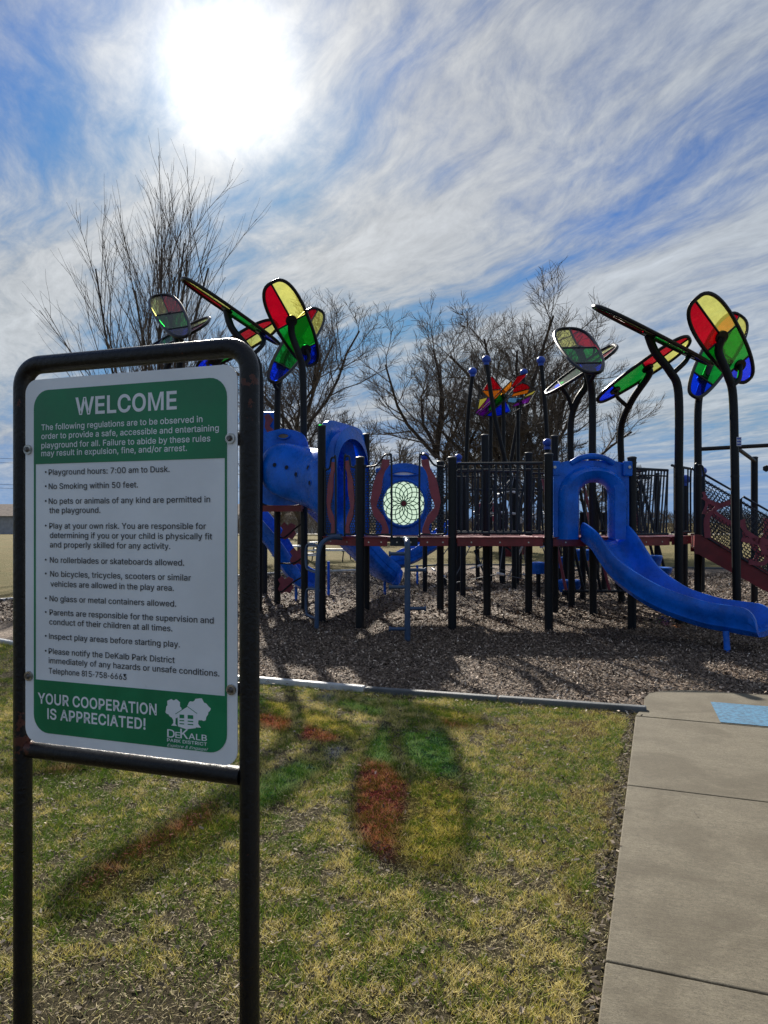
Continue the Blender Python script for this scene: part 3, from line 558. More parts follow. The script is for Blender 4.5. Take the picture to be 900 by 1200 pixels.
t227|204,379 204,327 6,327 6,379|65,471 126,471 126,98 127,83 130,70 136,61 144,55 156,51 170,50 185,51 202,54 213,2 192,-3 168,-4 138,-1 113,7 92,21 77,41 68,64 65,93
u410|182,-5 158,-3 135,2 115,11 97,23 82,39 69,59 60,82 54,109 53,139 53,379 114,379 114,144 116,117 124,94 137,75 154,61 175,53 200,50 218,51 234,55 249,62 263,71 274,83 283,97 290,113 295,132 296,153 296,379 357,379 357,0 298,0 298,92 307,92 294,60 277,35 257,17 234,5 209,-3
v389|163,0 17,379 84,379 165,155 173,132 180,110 187,87 206,21 184,21 203,87 209,110 216,132 224,155 305,379 371,379 226,0
w567|138,0 23,379 87,379 133,214 154,137 161,107 168,75 175,41 165,41 172,74 179,105 186,135 206,214 252,379 316,379 362,214 382,136 388,106 395,75 402,41 391,41 399,75 406,106 413,135 434,214 480,379 545,379 429,0 368,0 319,172 305,225 291,280 277,338 291,338 277,280 263,225 248,172 199,0
x379|21,0 171,218 171,171 29,379 100,379 147,306 179,253 207,206 175,206 185,221 194,237 202,253 211,270 222,287 233,306 282,379 352,379 209,169 209,214 358,0 287,0 231,85 200,136 173,182 205,182 178,136 170,120 160,103 148,85 91,0
y389|47,-139 61,-86 71,-87 83,-89 94,-90 104,-89 113,-86 122,-81 130,-74 138,-64 145,-51 151,-36 163,-1 17,379 84,379 165,155 173,132 180,109 187,87 206,21 184,21 202,87 209,110 216,132 224,155 305,379 371,379 204,-58 196,-77 187,-93 177,-107 165,-119 153,-128 139,-136 125,-141 109,-144 91,-145 65,-143
z380|42,0 42,46 254,321 48,321 48,379 333,379 333,331 126,58 339,58 339,0
0453|227,-7 191,-3 158,7 130,24 105,48 85,77 69,113 57,155 50,202 48,254 50,306 57,353 69,395 85,431 106,461 130,484 159,502 191,512 227,516 262,512 295,502 323,484 348,461 368,431 384,395 396,353 403,306 405,254 403,202 396,155 384,113 368,77 348,48 323,24 295,7 263,-3|227,50 250,52 271,60 290,74 306,92 320,116 330,144 338,176 342,213 344,254 342,295 338,332 330,365 320,393 306,416 290,435 271,449 250,457 227,460 203,457 182,449 163,435 147,416 134,393 123,365 115,332 111,295 109,254 111,213 115,176 123,144 134,116 147,92 163,74 182,60 203,52
1300|146,509 146,0 82,0 82,448 0,370 0,441 68,509
2453|64,0 64,47 234,229 252,248 268,266 282,282 294,298 303,312 311,327 316,341 319,356 320,371 319,389 315,405 308,419 298,431 287,441 273,449 258,455 241,458 224,460 205,458 188,454 172,447 159,438 148,427 139,413 132,398 128,381 127,362 66,362 68,391 75,418 86,442 102,464 121,482 143,496 168,507 196,513 225,516 254,513 281,507 306,497 328,482 346,465 361,445 372,423 379,398 381,372 380,354 377,336 371,318 363,299 351,280 336,259 317,235 294,209 267,180 153,60 153,57 389,57 389,0
3453|218,-7 188,-5 159,1 133,10 108,22 88,38 70,57 57,79 48,104 44,132 109,132 112,115 118,100 126,87 137,76 150,66 165,59 182,54 200,51 219,50 239,51 258,55 275,61 291,69 304,80 315,93 323,108 328,125 329,145 328,163 323,180 316,196 306,211 292,223 275,234 254,241 229,246 201,248 157,248 157,299 288,448 288,452 70,452 70,509 372,509 372,461 211,278 211,289 247,290 279,286 308,276 333,262 354,244 371,222 383,198 391,173 393,145 390,116 383,90 370,66 354,45 333,27 309,12 281,2 251,-5
4453|40,105 40,158 247,509 311,509 109,166 109,163 413,163 413,105|282,0 282,121 282,146 282,318 343,318 343,0
5453|221,-7 192,-5 165,1 140,11 118,25 99,41 83,60 71,82 63,105 60,130 122,130 125,115 130,102 138,89 148,78 160,68 173,60 188,54 204,51 221,50 241,51 259,56 276,64 291,75 304,89 314,104 322,122 326,141 328,162 326,183 321,203 314,221 303,237 290,251 275,262 257,270 238,275 218,277 201,276 184,273 167,268 152,262 139,255 128,246 67,253 96,509 366,509 366,452 151,452 134,301 136,301 148,311 162,318 178,325 194,330 212,333 229,334 252,332 274,328 294,321 313,311 330,299 345,285 358,269 370,251 379,231 386,210 390,187 391,163 388,132 381,102 369,76 352,52 332,32 309,15 282,3 253,-4
6453|226,-7 196,-4 168,3 142,15 119,31 100,51 84,74 73,101 66,130 64,162 65,187 71,212 80,239 93,268 112,302 137,340 252,509 322,509 151,261 145,261 151,270 157,279 165,288 174,295 184,302 196,307 208,311 221,313 235,314 265,312 291,305 316,295 337,280 355,262 370,240 380,215 387,187 389,157 387,127 379,98 368,73 352,50 333,30 310,14 284,3 257,-4|226,48 245,50 263,55 279,63 293,73 304,86 314,101 322,119 326,137 327,157 326,178 322,196 314,213 304,228 293,241 279,251 263,259 245,264 226,265 207,264 190,259 174,252 160,241 148,229 138,214 131,197 126,179 125,158 126,138 131,119 138,102 148,86 160,73 174,63 190,55 207,50
7453|97,0 323,450 62,450 62,509 391,509 391,449 165,0
8453|226,-7 193,-5 163,1 136,11 111,25 91,42 74,62 62,84 54,109 52,135 53,156 58,176 65,195 75,212 87,228 101,241 117,252 134,260 153,265 153,267 129,276 109,289 93,308 80,330 73,354 70,380 73,405 79,429 90,450 106,469 124,485 146,498 170,508 197,514 226,516 255,514 282,508 306,498 328,485 346,469 361,450 373,429 379,405 382,380 379,354 372,330 359,308 343,289 323,276 300,267 300,265 319,260 335,252 351,241 365,228 377,212 387,195 395,176 399,156 401,135 398,109 391,84 378,62 362,42 341,25 317,11 289,1 259,-5|226,49 248,50 267,54 285,60 300,69 313,79 323,91 331,106 335,121 337,139 335,157 330,173 322,189 312,202 298,213 283,223 265,230 247,234 226,235 206,234 187,230 169,223 154,213 140,202 130,189 122,173 117,157 115,139 117,121 121,106 129,91 139,79 152,69 167,60 185,54 205,50|226,290 244,291 260,294 274,300 287,308 298,318 307,330 314,344 318,359 319,376 318,392 314,407 308,420 299,432 288,442 275,449 260,455 244,459 226,460 208,459 192,455 177,449 164,442 153,432 145,420 138,407 134,392 133,376 134,359 138,344 145,330 154,318 165,308 178,300 193,294 209,291
9453|226,516 256,513 285,506 310,494 333,478 352,458 368,434 380,408 387,378 389,347 387,322 382,296 373,270 359,240 340,207 315,168 200,0 130,0 301,248 307,248 302,238 295,229 287,221 278,214 268,207 257,202 245,198 232,195 218,195 188,197 161,203 137,214 116,229 98,247 83,269 72,294 66,321 64,352 66,382 73,411 85,436 101,459 120,479 143,494 168,506 196,513|226,460 207,459 190,454 174,446 160,435 148,423 138,407 131,390 127,372 125,352 127,331 131,313 138,295 148,280 160,268 174,257 190,250 207,245 226,243 245,245 263,249 279,257 293,267 305,280 314,295 322,312 326,330 327,350 326,371 322,390 314,407 305,422 293,435 279,446 263,454 245,459
.188|95,-4 83,-3 73,1 63,9 55,18 51,29 50,41 51,53 55,64 63,73 73,81 83,85 95,87 107,85 118,81 128,73 135,64 140,53 141,41 140,29 135,18 128,9 118,1 107,-3
,188|38,-119 68,71 137,71 84,-119
:188|95,-4 83,-3 73,1 63,9 55,18 51,29 50,41 51,53 55,64 63,73 73,81 83,85 95,87 107,85 118,81 128,73 135,64 140,53 141,41 140,29 135,18 128,9 118,1 107,-3|95,271 83,272 73,277 63,284 55,294 51,304 50,316 51,328 55,339 63,349 73,356 83,360 95,362 107,360 118,356 128,349 135,339 140,328 141,316 140,304 135,294 128,284 118,277 107,272
/249|235,533 71,-76 14,-76 178,533
&448|197,-7 165,-5 136,1 110,12 88,26 69,42 54,62 43,84 36,108 34,133 36,154 40,173 47,189 58,205 70,220 85,235 101,249 120,264 140,279 216,335 237,352 255,375 259,384 261,394 262,405 260,420 255,434 245,445 233,454 219,459 201,461 189,460 178,457 168,453 159,447 151,440 145,431 141,421 138,411 137,399 138,386 141,375 145,363 152,352 159,340 169,327 204,284 438,0 364,0 171,231 121,293 108,310 96,327 87,344 81,361 77,379 75,398 77,420 82,440 91,458 102,474 117,488 134,499 154,507 176,512 200,513 224,512 246,507 266,499 283,488 297,475 308,459 317,442 322,424 324,404 323,389 320,375 315,362 309,349 301,336 291,325 281,314 269,303 256,293 154,217 135,202 121,188 110,174 103,161 98,146 97,131 98,115 102,101 109,87 118,76 130,66 143,57 158,51 175,48 193,46 213,48 232,52 251,59 269,69 286,81 301,95 315,112 327,131 336,151 343,174 348,198 349,224 408,224 406,194 403,167 397,144 389,124 380,107 371,92 345,62 333,47 315,30 294,17 271,7 246,-1 221,-5
!196|67,160 63,509 132,509 128,160|98,-4 86,-3 75,1 66,9 58,18 54,29 52,41 54,53 58,64 66,73 75,80 86,85 98,86 110,85 121,80 130,73 138,64 142,53 143,41 142,29 138,18 130,9 121,1 110,-3
-270|50,188 50,244 220,244 220,188
 188|"""
GL_ = {}
for ln in GLYPHS.split('\n'):
    p_ = ln[1:].split('|'); GL_[ln[0]] = (int(p_[0]), [[tuple(map(int, q.split(','))) for q in c.split()] for c in p_[1:] if c])
from mathutils.geometry import tessellate_polygon
def swell(c, d):
    n = len(c); out = []
    for i in range(n):
        x0, y0 = c[i-1]; x1, y1 = c[i]; x2, y2 = c[(i+1) % n]
        a = Vector((y1-y0, x0-x1)); b = Vector((y2-y1, x1-x2))
        if a.length < 1e-6 or b.length < 1e-6: out.append((x1, y1)); continue
        a.normalize(); b.normalize(); m_ = a+b; k = 1+a.dot(b)
        m_ = m_/k if k > .35 else m_.normalized() if m_.length > 1e-6 else a
        out.append((x1-m_.x*d, y1-m_.y*d))
    return out
def lettering(text, x0, x1, yb, material='print_black', bold=0., shear=0, name='text_line', n=.0016, capm=None, cx0=0):
    """one line of print: x0..x1 and the baseline as measured on the sign, letter height in metres"""
    x = 0; glyphs = []
    for ch in text:
        adv, cs = GL_[ch]
        glyphs.append([[(px+x, py) for px, py in swell(c, bold)] for c in cs]); x += adv+bold*.9
    xmin = min(p[0] for g_ in glyphs for c in g_ for p in c); xmax = max(p[0] for g_ in glyphs for c in g_ for p in c)
    u0, v0 = suv(x0, yb); u1, _ = suv(x1, yb); xs = (u1-u0)/(xmax-xmin); ys = capm/509.
    m_ = MB()
    for g_ in glyphs:
        if not g_: continue
        area = lambda c: sum(c[i-1][0]*c[i][1]-c[i][0]*c[i-1][1] for i in range(len(c)))/2
        outs = [c for c in g_ if area(c) < 0]; holes = [c for c in g_ if area(c) >= 0]
        for oc_ in outs:
            xs_ = [p[0] for p in oc_]; ys_ = [p[1] for p in oc_]
            hs = [h for h in holes if min(xs_) <= h[0][0] <= max(xs_) and min(ys_) <= h[0][1] <= max(ys_)]
            polys = [[Vector((p[0], p[1], 0)) for p in c] for c in [oc_]+hs]; flat_ = [p for c in polys for p in c]
            m_.add([S(u0+(p.x-xmin)*xs+p.y*shear*xs, v0+p.y*ys, n) for p in flat_], tessellate_polygon(polys))
    return m_.build(name, M[material], sign)
lettering('WELCOME', 88.9, 207.5, 486, material='print_white', bold=19, capm=.0405)
for s, a, b, y in (('The following regulations are to be observed in', 49, 237.6, 504.3), ('order to provide a safe, accessible and entertaining', 49, 256.8, 514.7),
                   ('playground for all. Failure to abide by these rules', 49, 246.8, 525.4), ('may result in expulsion, fine, and/or arrest.', 49, 219.4, 534.7)):
    lettering(s, a, b, y, material='print_white', bold=8, capm=.0142)
bul = MB()
for s, a, b, y, bl in (('Playground hours: 7:00 am to Dusk.', 57.5, 199, 556.7, 1), ('No Smoking within 50 feet.', 57.5, 162, 573.2, 1), ('No pets or animals of any kind are permitted in', 57.5, 246.5, 590.5, 1),
        ('the playground.', 58.2, 118, 601.3, 0), ('Play at your own risk. You are responsible for', 58.2, 241.6, 619.4, 1), ('determining if you or your child is physically fit', 58.9, 248.8, 630.4, 0),
        ('and properly skilled for any activity.', 58.9, 199.9, 641.4, 0), ('No rollerblades or skateboards allowed.', 58.9, 216, 659.3, 1), ('No bicycles, tricycles, scooters or similar', 59.2, 224, 675.5, 1),
        ('vehicles are allowed in the play area.', 59.6, 204, 687.2, 0), ('No glass or metal containers allowed.', 58.5, 206.7, 704.4, 1), ('Parents are responsible for the supervision and', 58.5, 250.6, 720.6, 1),
        ('conduct of their children at all times.', 58.2, 202.3, 731.6, 0), ('Inspect play areas before starting play.', 57.9, 211, 748.5, 1), ('Please notify the DeKalb Park District', 57.5, 205, 766, 1),
        ('immediately of any hazards or unsafe conditions.', 57.5, 257.4, 776.9, 0), ('Telephone 815-758-6663', 57.5, 148.6, 789, 0)):
    lettering(s, a, b, y, bold=5, capm=.0140)
    if bl:
        u, v = suv(54, y); bul.disc(S(u, v+.0075, .0014), SN, .0024, .0006, 10)
bul.build('bullet_points', M['print_black'], sign)
lettering('YOUR COOPERATION', 44.8, 184, 823.6, material='print_white', bold=18, capm=.0255)
lettering('IS APPRECIATED!', 56, 171, 842.0, material='print_white', bold=18, capm=.0255)
lettering('D', 196.3, 205.2, 863.5, material='print_white', bold=10, capm=.0185, name='logo_text')
lettering('E', 205.8, 211.4, 864.2, material='print_white', bold=10, capm=.0135, name='logo_text')
lettering('K', 211.6, 221.0, 864.6, material='print_white', bold=10, capm=.0215, name='logo_text')
lettering('ALB', 221.3, 242.8, 865.8, material='print_white', bold=10, capm=.0135, name='logo_text')
lettering('PARK DISTRICT', 196.2, 242.8, 868.6, material='print_white', bold=10, capm=.0075, name='logo_text')
lettering('Explore & Engage!', 196.2, 242.8, 874.2, material='print_white', bold=0, capm=.0065, shear=.35, name='logo_text')
lg = MB()
def blob(cx, cy, rx, ry, k=34, amp=.10):
    u, v = suv(cx, cy); pts = []
    for i in range(k):
        a = 2*math.pi*i/k; r_ = 1+amp*math.sin(5*a+cx)+amp*.6*math.sin(11*a)
        pts.append(S(u+math.cos(a)*rx*r_, v+math.sin(a)*ry*r_, .0017))
    lg.add(pts, [tuple(range(k))])
def lpoly(pts, n=.0018, mb=None): (mb or lg).add([S(*suv(x, y), n) for x, y in pts][::-1], [tuple(range(len(pts)))])
blob(204, 830.5, .0215, .023); blob(233, 831.5, .0290, .025)
lpoly([(203, 836), (206.5, 836), (206, 848), (208, 850.5), (201, 850), (203.5, 847)]); lpoly([(229.5, 838), (234, 838), (232.5, 848), (236, 852.5), (229, 852)])
lpoly([(206.5, 836), (220, 828), (231, 835.5), (231, 838), (206.5, 838)], .0020); lpoly([(208.5, 838), (230.5, 838), (230, 853), (219, 854.3), (209, 851)], .0020)
lg.build('logo_emblem', M['print_white'], sign)
lw = MB()
for q in ([(211, 837), (216.4, 837.3), (216.4, 841.5), (211, 841.2)], [(220.5, 837.5), (227, 838), (227, 842.3), (220.5, 841.9)], [(211, 843.4), (216.4, 843.7), (216.4, 845), (211, 844.7)], [(220.5, 844.2), (227, 844.7), (227, 846), (220.5, 845.4)],
          [(211, 847), (216.4, 847.5), (216.4, 848.7), (211, 848.2)], [(220.5, 847.9), (227, 848.4), (227, 849.6), (220.5, 849)]):
    lpoly(q, .0024, lw)
lpoly([(206.0, 836.1), (220, 827.2), (231.6, 835.6), (231.4, 836.2), (220, 828), (206.2, 836.8)], .0024, lw)
lw.build('logo_windows', M['green'], sign)
# pipe frame
zt = suv(30, 438)[1]
fr_r = .0230; ul, ur = suv(24, 600)[0]-.0145, suv(290.5, 600)[0]-.0085; zt = SH+.043; rc = .056
cn = -.022
pts = [S(ul, -1.55, cn)]+[S(ul+rc-rc*math.cos(R(a)), zt-rc+rc*math.sin(R(a)), cn) for a in range(0, 91, 10)]+[S(ur-rc+rc*math.sin(R(a)), zt-rc+rc*math.cos(R(a)), cn) for a in range(0, 91, 10)]+[S(ur, -1.55, cn)]
m_ = MB(); m_.tube(pts, fr_r, 18); m_.build('pipe_frame', M['signblack'], sign, True)
m_ = MB(); m_.tube([S(ul+.02, -.028, cn), S(ur-.02, -.028, cn)], .0215, 16); m_.build('crossbar', M['signblack'], sign, True)
for px, py in ((33.5, 527), (270.5, 514), (34.5, 792), (271.5, 808)):
    u, v = suv(px, py); c = S(u, v, .003)
    m_ = MB(); m_.disc(c, SN, .0125, .005, 22, .0118); bo = m_.build('washer', M['steel'], sign, True)
    m_ = MB(); m_.disc(c+SN*.006, SN, .0070, .007, 14, .0045); m_.build('bolt_head', M['darksteel'], bo, True)
    m_ = MB(); e = ul if px < 100 else ur; m_.box((S(u, v, -.010)+S(e, v, -.010))/2, (abs(e-u)+.012, .006, .03), SU, SN, V(0, 0, 1)); m_.build('mounting_tab', M['signblack'], sign)

# ---------------------------------------------------------------- petal shades ("glass" leaves on bent posts)
def clip(poly, f):
    out = []
    for i in range(len(poly)):
        a = poly[i]; b = poly[(i+1) % len(poly)]; fa, fb = f(*a), f(*b)
        if fa >= 0: out.append(a)
        if (fa >= 0) != (fb >= 0):
            t = fa/(fa-fb); out.append((a[0]+(b[0]-a[0])*t, a[1]+(b[1]-a[1])*t))
    return out
def outline_pts(k=44):
    o = []
    for i in range(k):
        t = 2*math.pi*i/k; c, s = math.cos(t), math.sin(t)
        a = math.copysign(abs(c)**.74, c); b = math.copysign(abs(s)**.70, s)*(.84+.16*a-.06*a*a); o.append((a, b))
    return o
OUT = outline_pts()
def petal_shade(label, base, stem, branch, H, T, W, group='coloured petal shades on bent posts', sticker=None, m1=.10, m2=-.62):
    h = P(*H); t = P(*T); c = (h+t)/2; u = (h-t)/2
    cd = (H[2]+T[2])/2; cpx = CX+c.x/c.y*FPX; cpy = HY-(c.z-CH)/c.y*FPX
    wv = P(cpx+W[0], cpy+W[1], c.y+W[2])-c
    wv -= u*(wv.dot(u)/u.length_squared)*.8
    n = u.cross(wv).normalized()
    if n.z > 0: n = -n                                # n points down to the posts
    root = thing('petal_shade', label, 'petal shade', base, group)
    at = lambda a, b, k=0.: c+u*a+wv*b+n*k
    fr = MB(); fr.tube([at(a, b) for a, b in OUT], .031, 8, closed=True); fo = fr.build('petal_frame', M['frameblack'], root, True)
    ins = [(a*.985, b*.97) for a, b in OUT]
    line = lambda a: -.06-.12*a+.10
    regs = {'red': [lambda a, b: a-.07, lambda a, b: line(a)-b], 'yellow': [lambda a, b: a-.07, lambda a, b: b-line(a)],
            'green': [lambda a, b: .07-a, lambda a, b: a+.60], 'blue': [lambda a, b: -.60-a]}
    for k, fs in regs.items():
        poly = ins
        for f in fs: poly = clip(poly, f)
        m_ = MB(); m_.prism([at(a, b, -.003) for a, b in poly], n*.006); m_.build('glass_pane', GL[k], root)
    def half(a): return max(b for aa, b in OUT if abs(aa-a) < .12)
    for q0_, q1_ in ((at(.07, -half(.07)+.02), at(.07, half(.07)-.02)), (at(-.60, -half(-.60)+.02), at(-.60, half(-.60)-.02)), (at(.07, line(.07)), at(.97, line(.97)))):
        ld = MB(); ld.tube([q0_, q1_], .018, 6); ld.build('lead_line', M['frameblack'], fo, True)
    for a, r_ in ((m1, .105), (m2, .10)):
        m_ = MB(); m_.disc(at(a, .0, .018), n, r_, .034, 18); m_.build('mount_disc', M['frameblack'], root, True)
    e1 = at(m1, 0, .03); e2 = at(m2, 0, .03)
    sp = [Vector(base)]+[P(*q) for q in stem]+[e1]
    pth = [sp[0], sp[1]]+smooth_path(sp[1:], 7)[1:]
    m_ = MB(); m_.tube(pth, .0635, 14); m_.build('bent_post', M['post'], root, True)
    col_z = sp[1].z-.25
    m_ = MB(); dirv = (sp[1]-sp[0]).normalized(); k_ = (col_z-sp[0].z)/max(.1, (sp[1].z-sp[0].z)); pc = sp[0].lerp(sp[1], k_); m_.tube([pc, pc+dirv*.02], .067, 14); m_.build('joint_ring', M['frameblack'], root, True)
    bpts = [P(*q) for q in branch]+[e2]
    m_ = MB(); m_.tube(smooth_path(bpts, 5), .038, 10); m_.build('side_arm', M['post'], root, True)
    if sticker:
        q = P(*sticker); m_ = MB(); m_.box(q+V(0, -.068, 0), (.075, .004, .14)); so = m_.build('sticker', M['sticker'], root)
        m_ = MB()
        for k in range(3): m_.box(q+V(0, -.0715, .045-.045*k), (.06, .003, .022))
        m_.build('sticker_print', M['stickerblue'], so)
    return root
def gb(px, d): return V((px-CX)/FPX*d, d, 0)
# right cluster
petal_shade('thin pale petal shade behind the left side of the right cluster, lowest and edge-on', gb(670, 13.7), [(669, 545, 13.7), (669, 495, 13.7), (676, 470, 13.6), (688, 450, 13.5)], [(671, 485, 13.65), (666, 466, 13.6)],
            (722, 405, 13.2), (640, 461, 13.6), (-2, -6, .42))
petal_shade('grey tinted petal shade with yellow, red and green panes above the blue slide hood', gb(695, 12.4), [(694, 540, 12.4), (694, 470, 12.4), (690, 440, 12.3)], [(691, 448, 12.3), (697, 436, 12.1)],
            (665, 385, 13.2), (696, 437, 11.6), (-27, -2, .10))
petal_shade('green and blue glass petal slanting down left on the curved post beside the blue hood', gb(728, 14.3), [(728, 540, 14.2), (728, 500, 14.1), (740, 470, 13.6), (760, 440, 13.0)], [(736, 477, 13.7), (724, 466, 13.5)],
            (808, 397, 12.6), (701, 470, 13.3), (5, 9, .34))
petal_shade('thin dark petal seen edge-on, highest of the right cluster, slanting down right', gb(795.5, 11.3), [(795.5, 540, 11.2), (795, 460, 11.1), (785, 435, 11), (768, 413, 10.9)], [(788, 438, 11.0), (802, 425, 11)],
            (698, 359, 10.4), (832, 427, 11.3), (2, -3.5, -.38))
petal_shade('red, green and blue glass petal hanging lower and behind at the far right cluster', gb(818, 12.8), [(818, 540, 12.8), (818, 480, 12.8), (822, 455, 12.85), (832, 428, 13.0)], [(820, 470, 12.8), (817, 464, 12.7)],
            (868, 370, 13.9), (812, 464, 12.5), (19, 11, 0))
petal_shade('large red, yellow, green and blue glass petal facing the camera at far right', gb(864, 11.3), [(861, 540, 11.3), (859, 465, 11.3), (853, 440, 11.25), (842, 412, 11.2)], [(857, 453, 11.25), (866, 444, 11.3)],
            (816, 350, 10.7), (877, 445, 11.7), (24, -14, 0), sticker=(863.5, 518, 11.3))
# left cluster
petal_shade('thin pale petal shade behind the grey petal above the sign frame', gb(192, 15.2), [(192, 520, 15.1), (192, 450, 15.0), (200, 420, 14.9)], [(194, 425, 14.9), (190, 412, 14.9)],
            (245, 375, 14.6), (173, 410, 15.0), (-2, -5, .42))
petal_shade('grey tinted petal shade with a yellow pane rising just above the sign', gb(208, 13.8), [(209, 520, 13.7), (210, 440, 13.6), (210, 410, 13.5)], [(209, 412, 13.5), (213, 402, 13.3)],
            (187, 346, 14.4), (214, 395, 12.9), (-23, -2, .10))
petal_shade('red and yellow glass petal partly hidden behind the sign and the edge-on petal', gb(245, 15.2), [(245, 540, 15.1), (246, 450, 15), (262, 415, 14.6)], [(250, 440, 14.9), (243, 425, 14.8)],
            (323, 378, 14.2), (232, 432, 14.8), (6, 11, .3))
petal_shade('narrow glass petal seen edge-on, slanting down right above the sign corner', gb(303, 12.9), [(304, 540, 12.8), (304, 440, 12.7), (293, 412, 12.6), (272, 385, 12.5)], [(297, 415, 12.6), (309, 402, 12.7)],
            (214, 326, 12.1), (326, 403, 13.05), (2.5, -4, -.38))
petal_shade('green and blue glass petal hanging behind the large petal right of the sign', gb(325, 14.2), [(325, 540, 14.2), (325, 470, 14.2), (328, 440, 14.25), (335, 415, 14.4)], [(326, 456, 14.2), (322, 450, 14.0)],
            (374, 363, 15.6), (318, 447, 13.5), (15, 9, 0))
petal_shade('large red, yellow, green and blue glass petal right of the sign top', gb(357, 13.2), [(356, 540, 13.2), (355, 440, 13.2), (350, 415, 13.15), (342, 392, 13.1)], [(354, 430, 13.2), (362, 420, 13.3)],
            (319, 331, 12.65), (367, 427, 13.5), (20, -12, 0))

# ---------------------------------------------------------------- decks, posts and railings
ZD = 1.37
tower = thing('play_deck', 'long raised red edged play deck on dark posts with slatted railings', 'play deck', (2.2, 11.8, 0))
def post(px, d, topy=None, topz=None, parent=tower, r=.064, lean=0.):
    b = gb(px, d); z = topz if topz is not None else CH+(HY-topy)/FPX*d
    m_ = MB(); m_.tube([b, b+V(lean, 0, z-.03)], r, 16); o = m_.build('post', M['post'], parent, True)
    c = MB(); c.tube([b+V(lean, 0, z-.035), b+V(lean, 0, z-.012), b+V(lean, 0, z)], [r+.006, r+.006, r*.75], 16); c.build('post_cap', M['rail'], o, True); return b
A = post(422, 10.8, 535); B = post(530, 10.8, 535); C_ = post(643, 10.65, 531); D_ = post(740.5, 10.8, 535)
K = post(377, 11.5, 498); K2 = post(429, 13.1, 508)
post(516, 13.1, 540); post(571, 12.2, 509, lean=-.04); post(619.5, 12.6, 530); post(650, 12.9, 510); post(884, 14.2, 535)
post(741.5, 13.0, 541); post(683, 15.0, 600); post(708, 17, 600)
def deck(pts, z=ZD, name='deck_plate'):
    m_ = MB(); m_.prism([(x, y, z-.05) for x, y in pts], (0, 0, .05)); return m_.build(name, M['maroon'], tower, bevel=.008)
dk = [[(-.36, 10.84), (1.0, 10.84), (1.0, 13.1), (-.31, 13.1), (-.99, 11.5)], [(1.02, 10.84), (2.40, 10.72), (2.40, 12.5), (1.02, 12.5)], [(2.42, 10.72), (3.70, 10.84), (3.70, 12.9), (2.42, 12.9)], [(3.72, 10.84), (4.46, 11.3), (5.15, 12.15), (5.30, 13.2), (3.72, 12.9)]]
for q in dk: deck(q)
def beam(a, b, z=ZD, h=.135, th=.045, material='red', parent=tower, name='edge_beam', cut=.07):
    a = Vector((a[0], a[1], 0)); b = Vector((b[0], b[1], 0)); t = b-a; L = t.length-2*cut; t.normalize(); s = V(-t.y, t.x, 0)
    m_ = MB(); c = (a+b)/2+V(0, 0, z-h/2+.01); m_.box(c, (L, th, h), t, s)
    m_.box(c+V(0, 0, h/2-.006)-s*.015, (L-.01, th+.03, .010), t, s)
    o = m_.build(name, M[material], parent, bevel=.006)
    bo = MB(); k = max(2, int(L/.35))
    for i in range(k): bo.disc(a+t*(cut+L*(i+.5)/k)+V(0, 0, z-h/2)-s*(th/2+.004), s, .012, .010, 8)
    bo.build('bolts', M['steel'], o); return o
beam((-.36, 10.8), (.09, 10.8), cut=.04); beam((.50, 10.8), (1.02, 10.8), cut=.03)
beam((.09, 10.8), (.50, 10.8), material='rail', cut=.0)
beam((1.02, 10.8), (2.41, 10.68)); beam((2.41, 10.68), (3.71, 10.8)); beam((3.71, 10.8), (4.46, 11.25)); beam((4.46, 11.25), (5.12, 12.1))
beam((-.99, 11.5), (-.36, 10.8)); beam((-.31, 13.1), (1.0, 13.1)); beam((1.02, 12.5), (2.4, 12.5)); beam((2.42, 12.9), (3.7, 12.9)); beam((3.72, 12.9), (5.3, 13.2))
def railing(a, b, z0=ZD+.07, z1=ZD+1.10, n=12, parent=tower, second=True, lean=0., curve=0., r=.0135, cut=.075):
    a = Vector((a[0], a[1], 0)); b = Vector((b[0], b[1], 0)); t = b-a; L = t.length-2*cut; t.normalize(); s = V(-t.y, t.x, 0)
    p = lambda f, z: a+t*(cut+L*f)+s*curve*math.sin(math.pi*f)+V(0, 0, z)
    root = MB(); fs = [i/10 for i in range(11)]
    root.tube([p(f, z1) for f in fs], .021, 10); root.tube([p(f, z0) for f in fs], .019, 10)
    if second: root.tube([p(f, z1-.09) for f in fs], .012, 8)
    ro = root.build('railing', M['rail'], parent, True)
    for i in range(n):
        f = (i+.5)/n; m_ = MB(); m_.tube([p(f, z0), p(min(1, f+lean), z1)], r, 8); m_.build('railing_bar', M['rail'], ro, True)
    return ro
railing((1.02, 10.8), (2.41, 10.68), n=12)
railing((1.02, 12.45), (2.40, 12.45), n=13, r=.016)
railing((2.42, 12.9), (3.70, 12.9), n=10)
railing((3.74, 12.85), (4.55, 13.0), n=9, lean=.06, z1=ZD+1.16)
railing((3.74, 12.5), (4.5, 12.2), n=8, lean=-.12, curve=.1, z1=ZD+1.1, second=True)
railing((3.71, 10.80), (4.44, 11.22), n=10, z1=ZD+1.03, z0=ZD+.05, lean=.14)
railing((4.46, 11.3), (5.13, 12.1), n=4, z1=ZD+1.12, second=False)

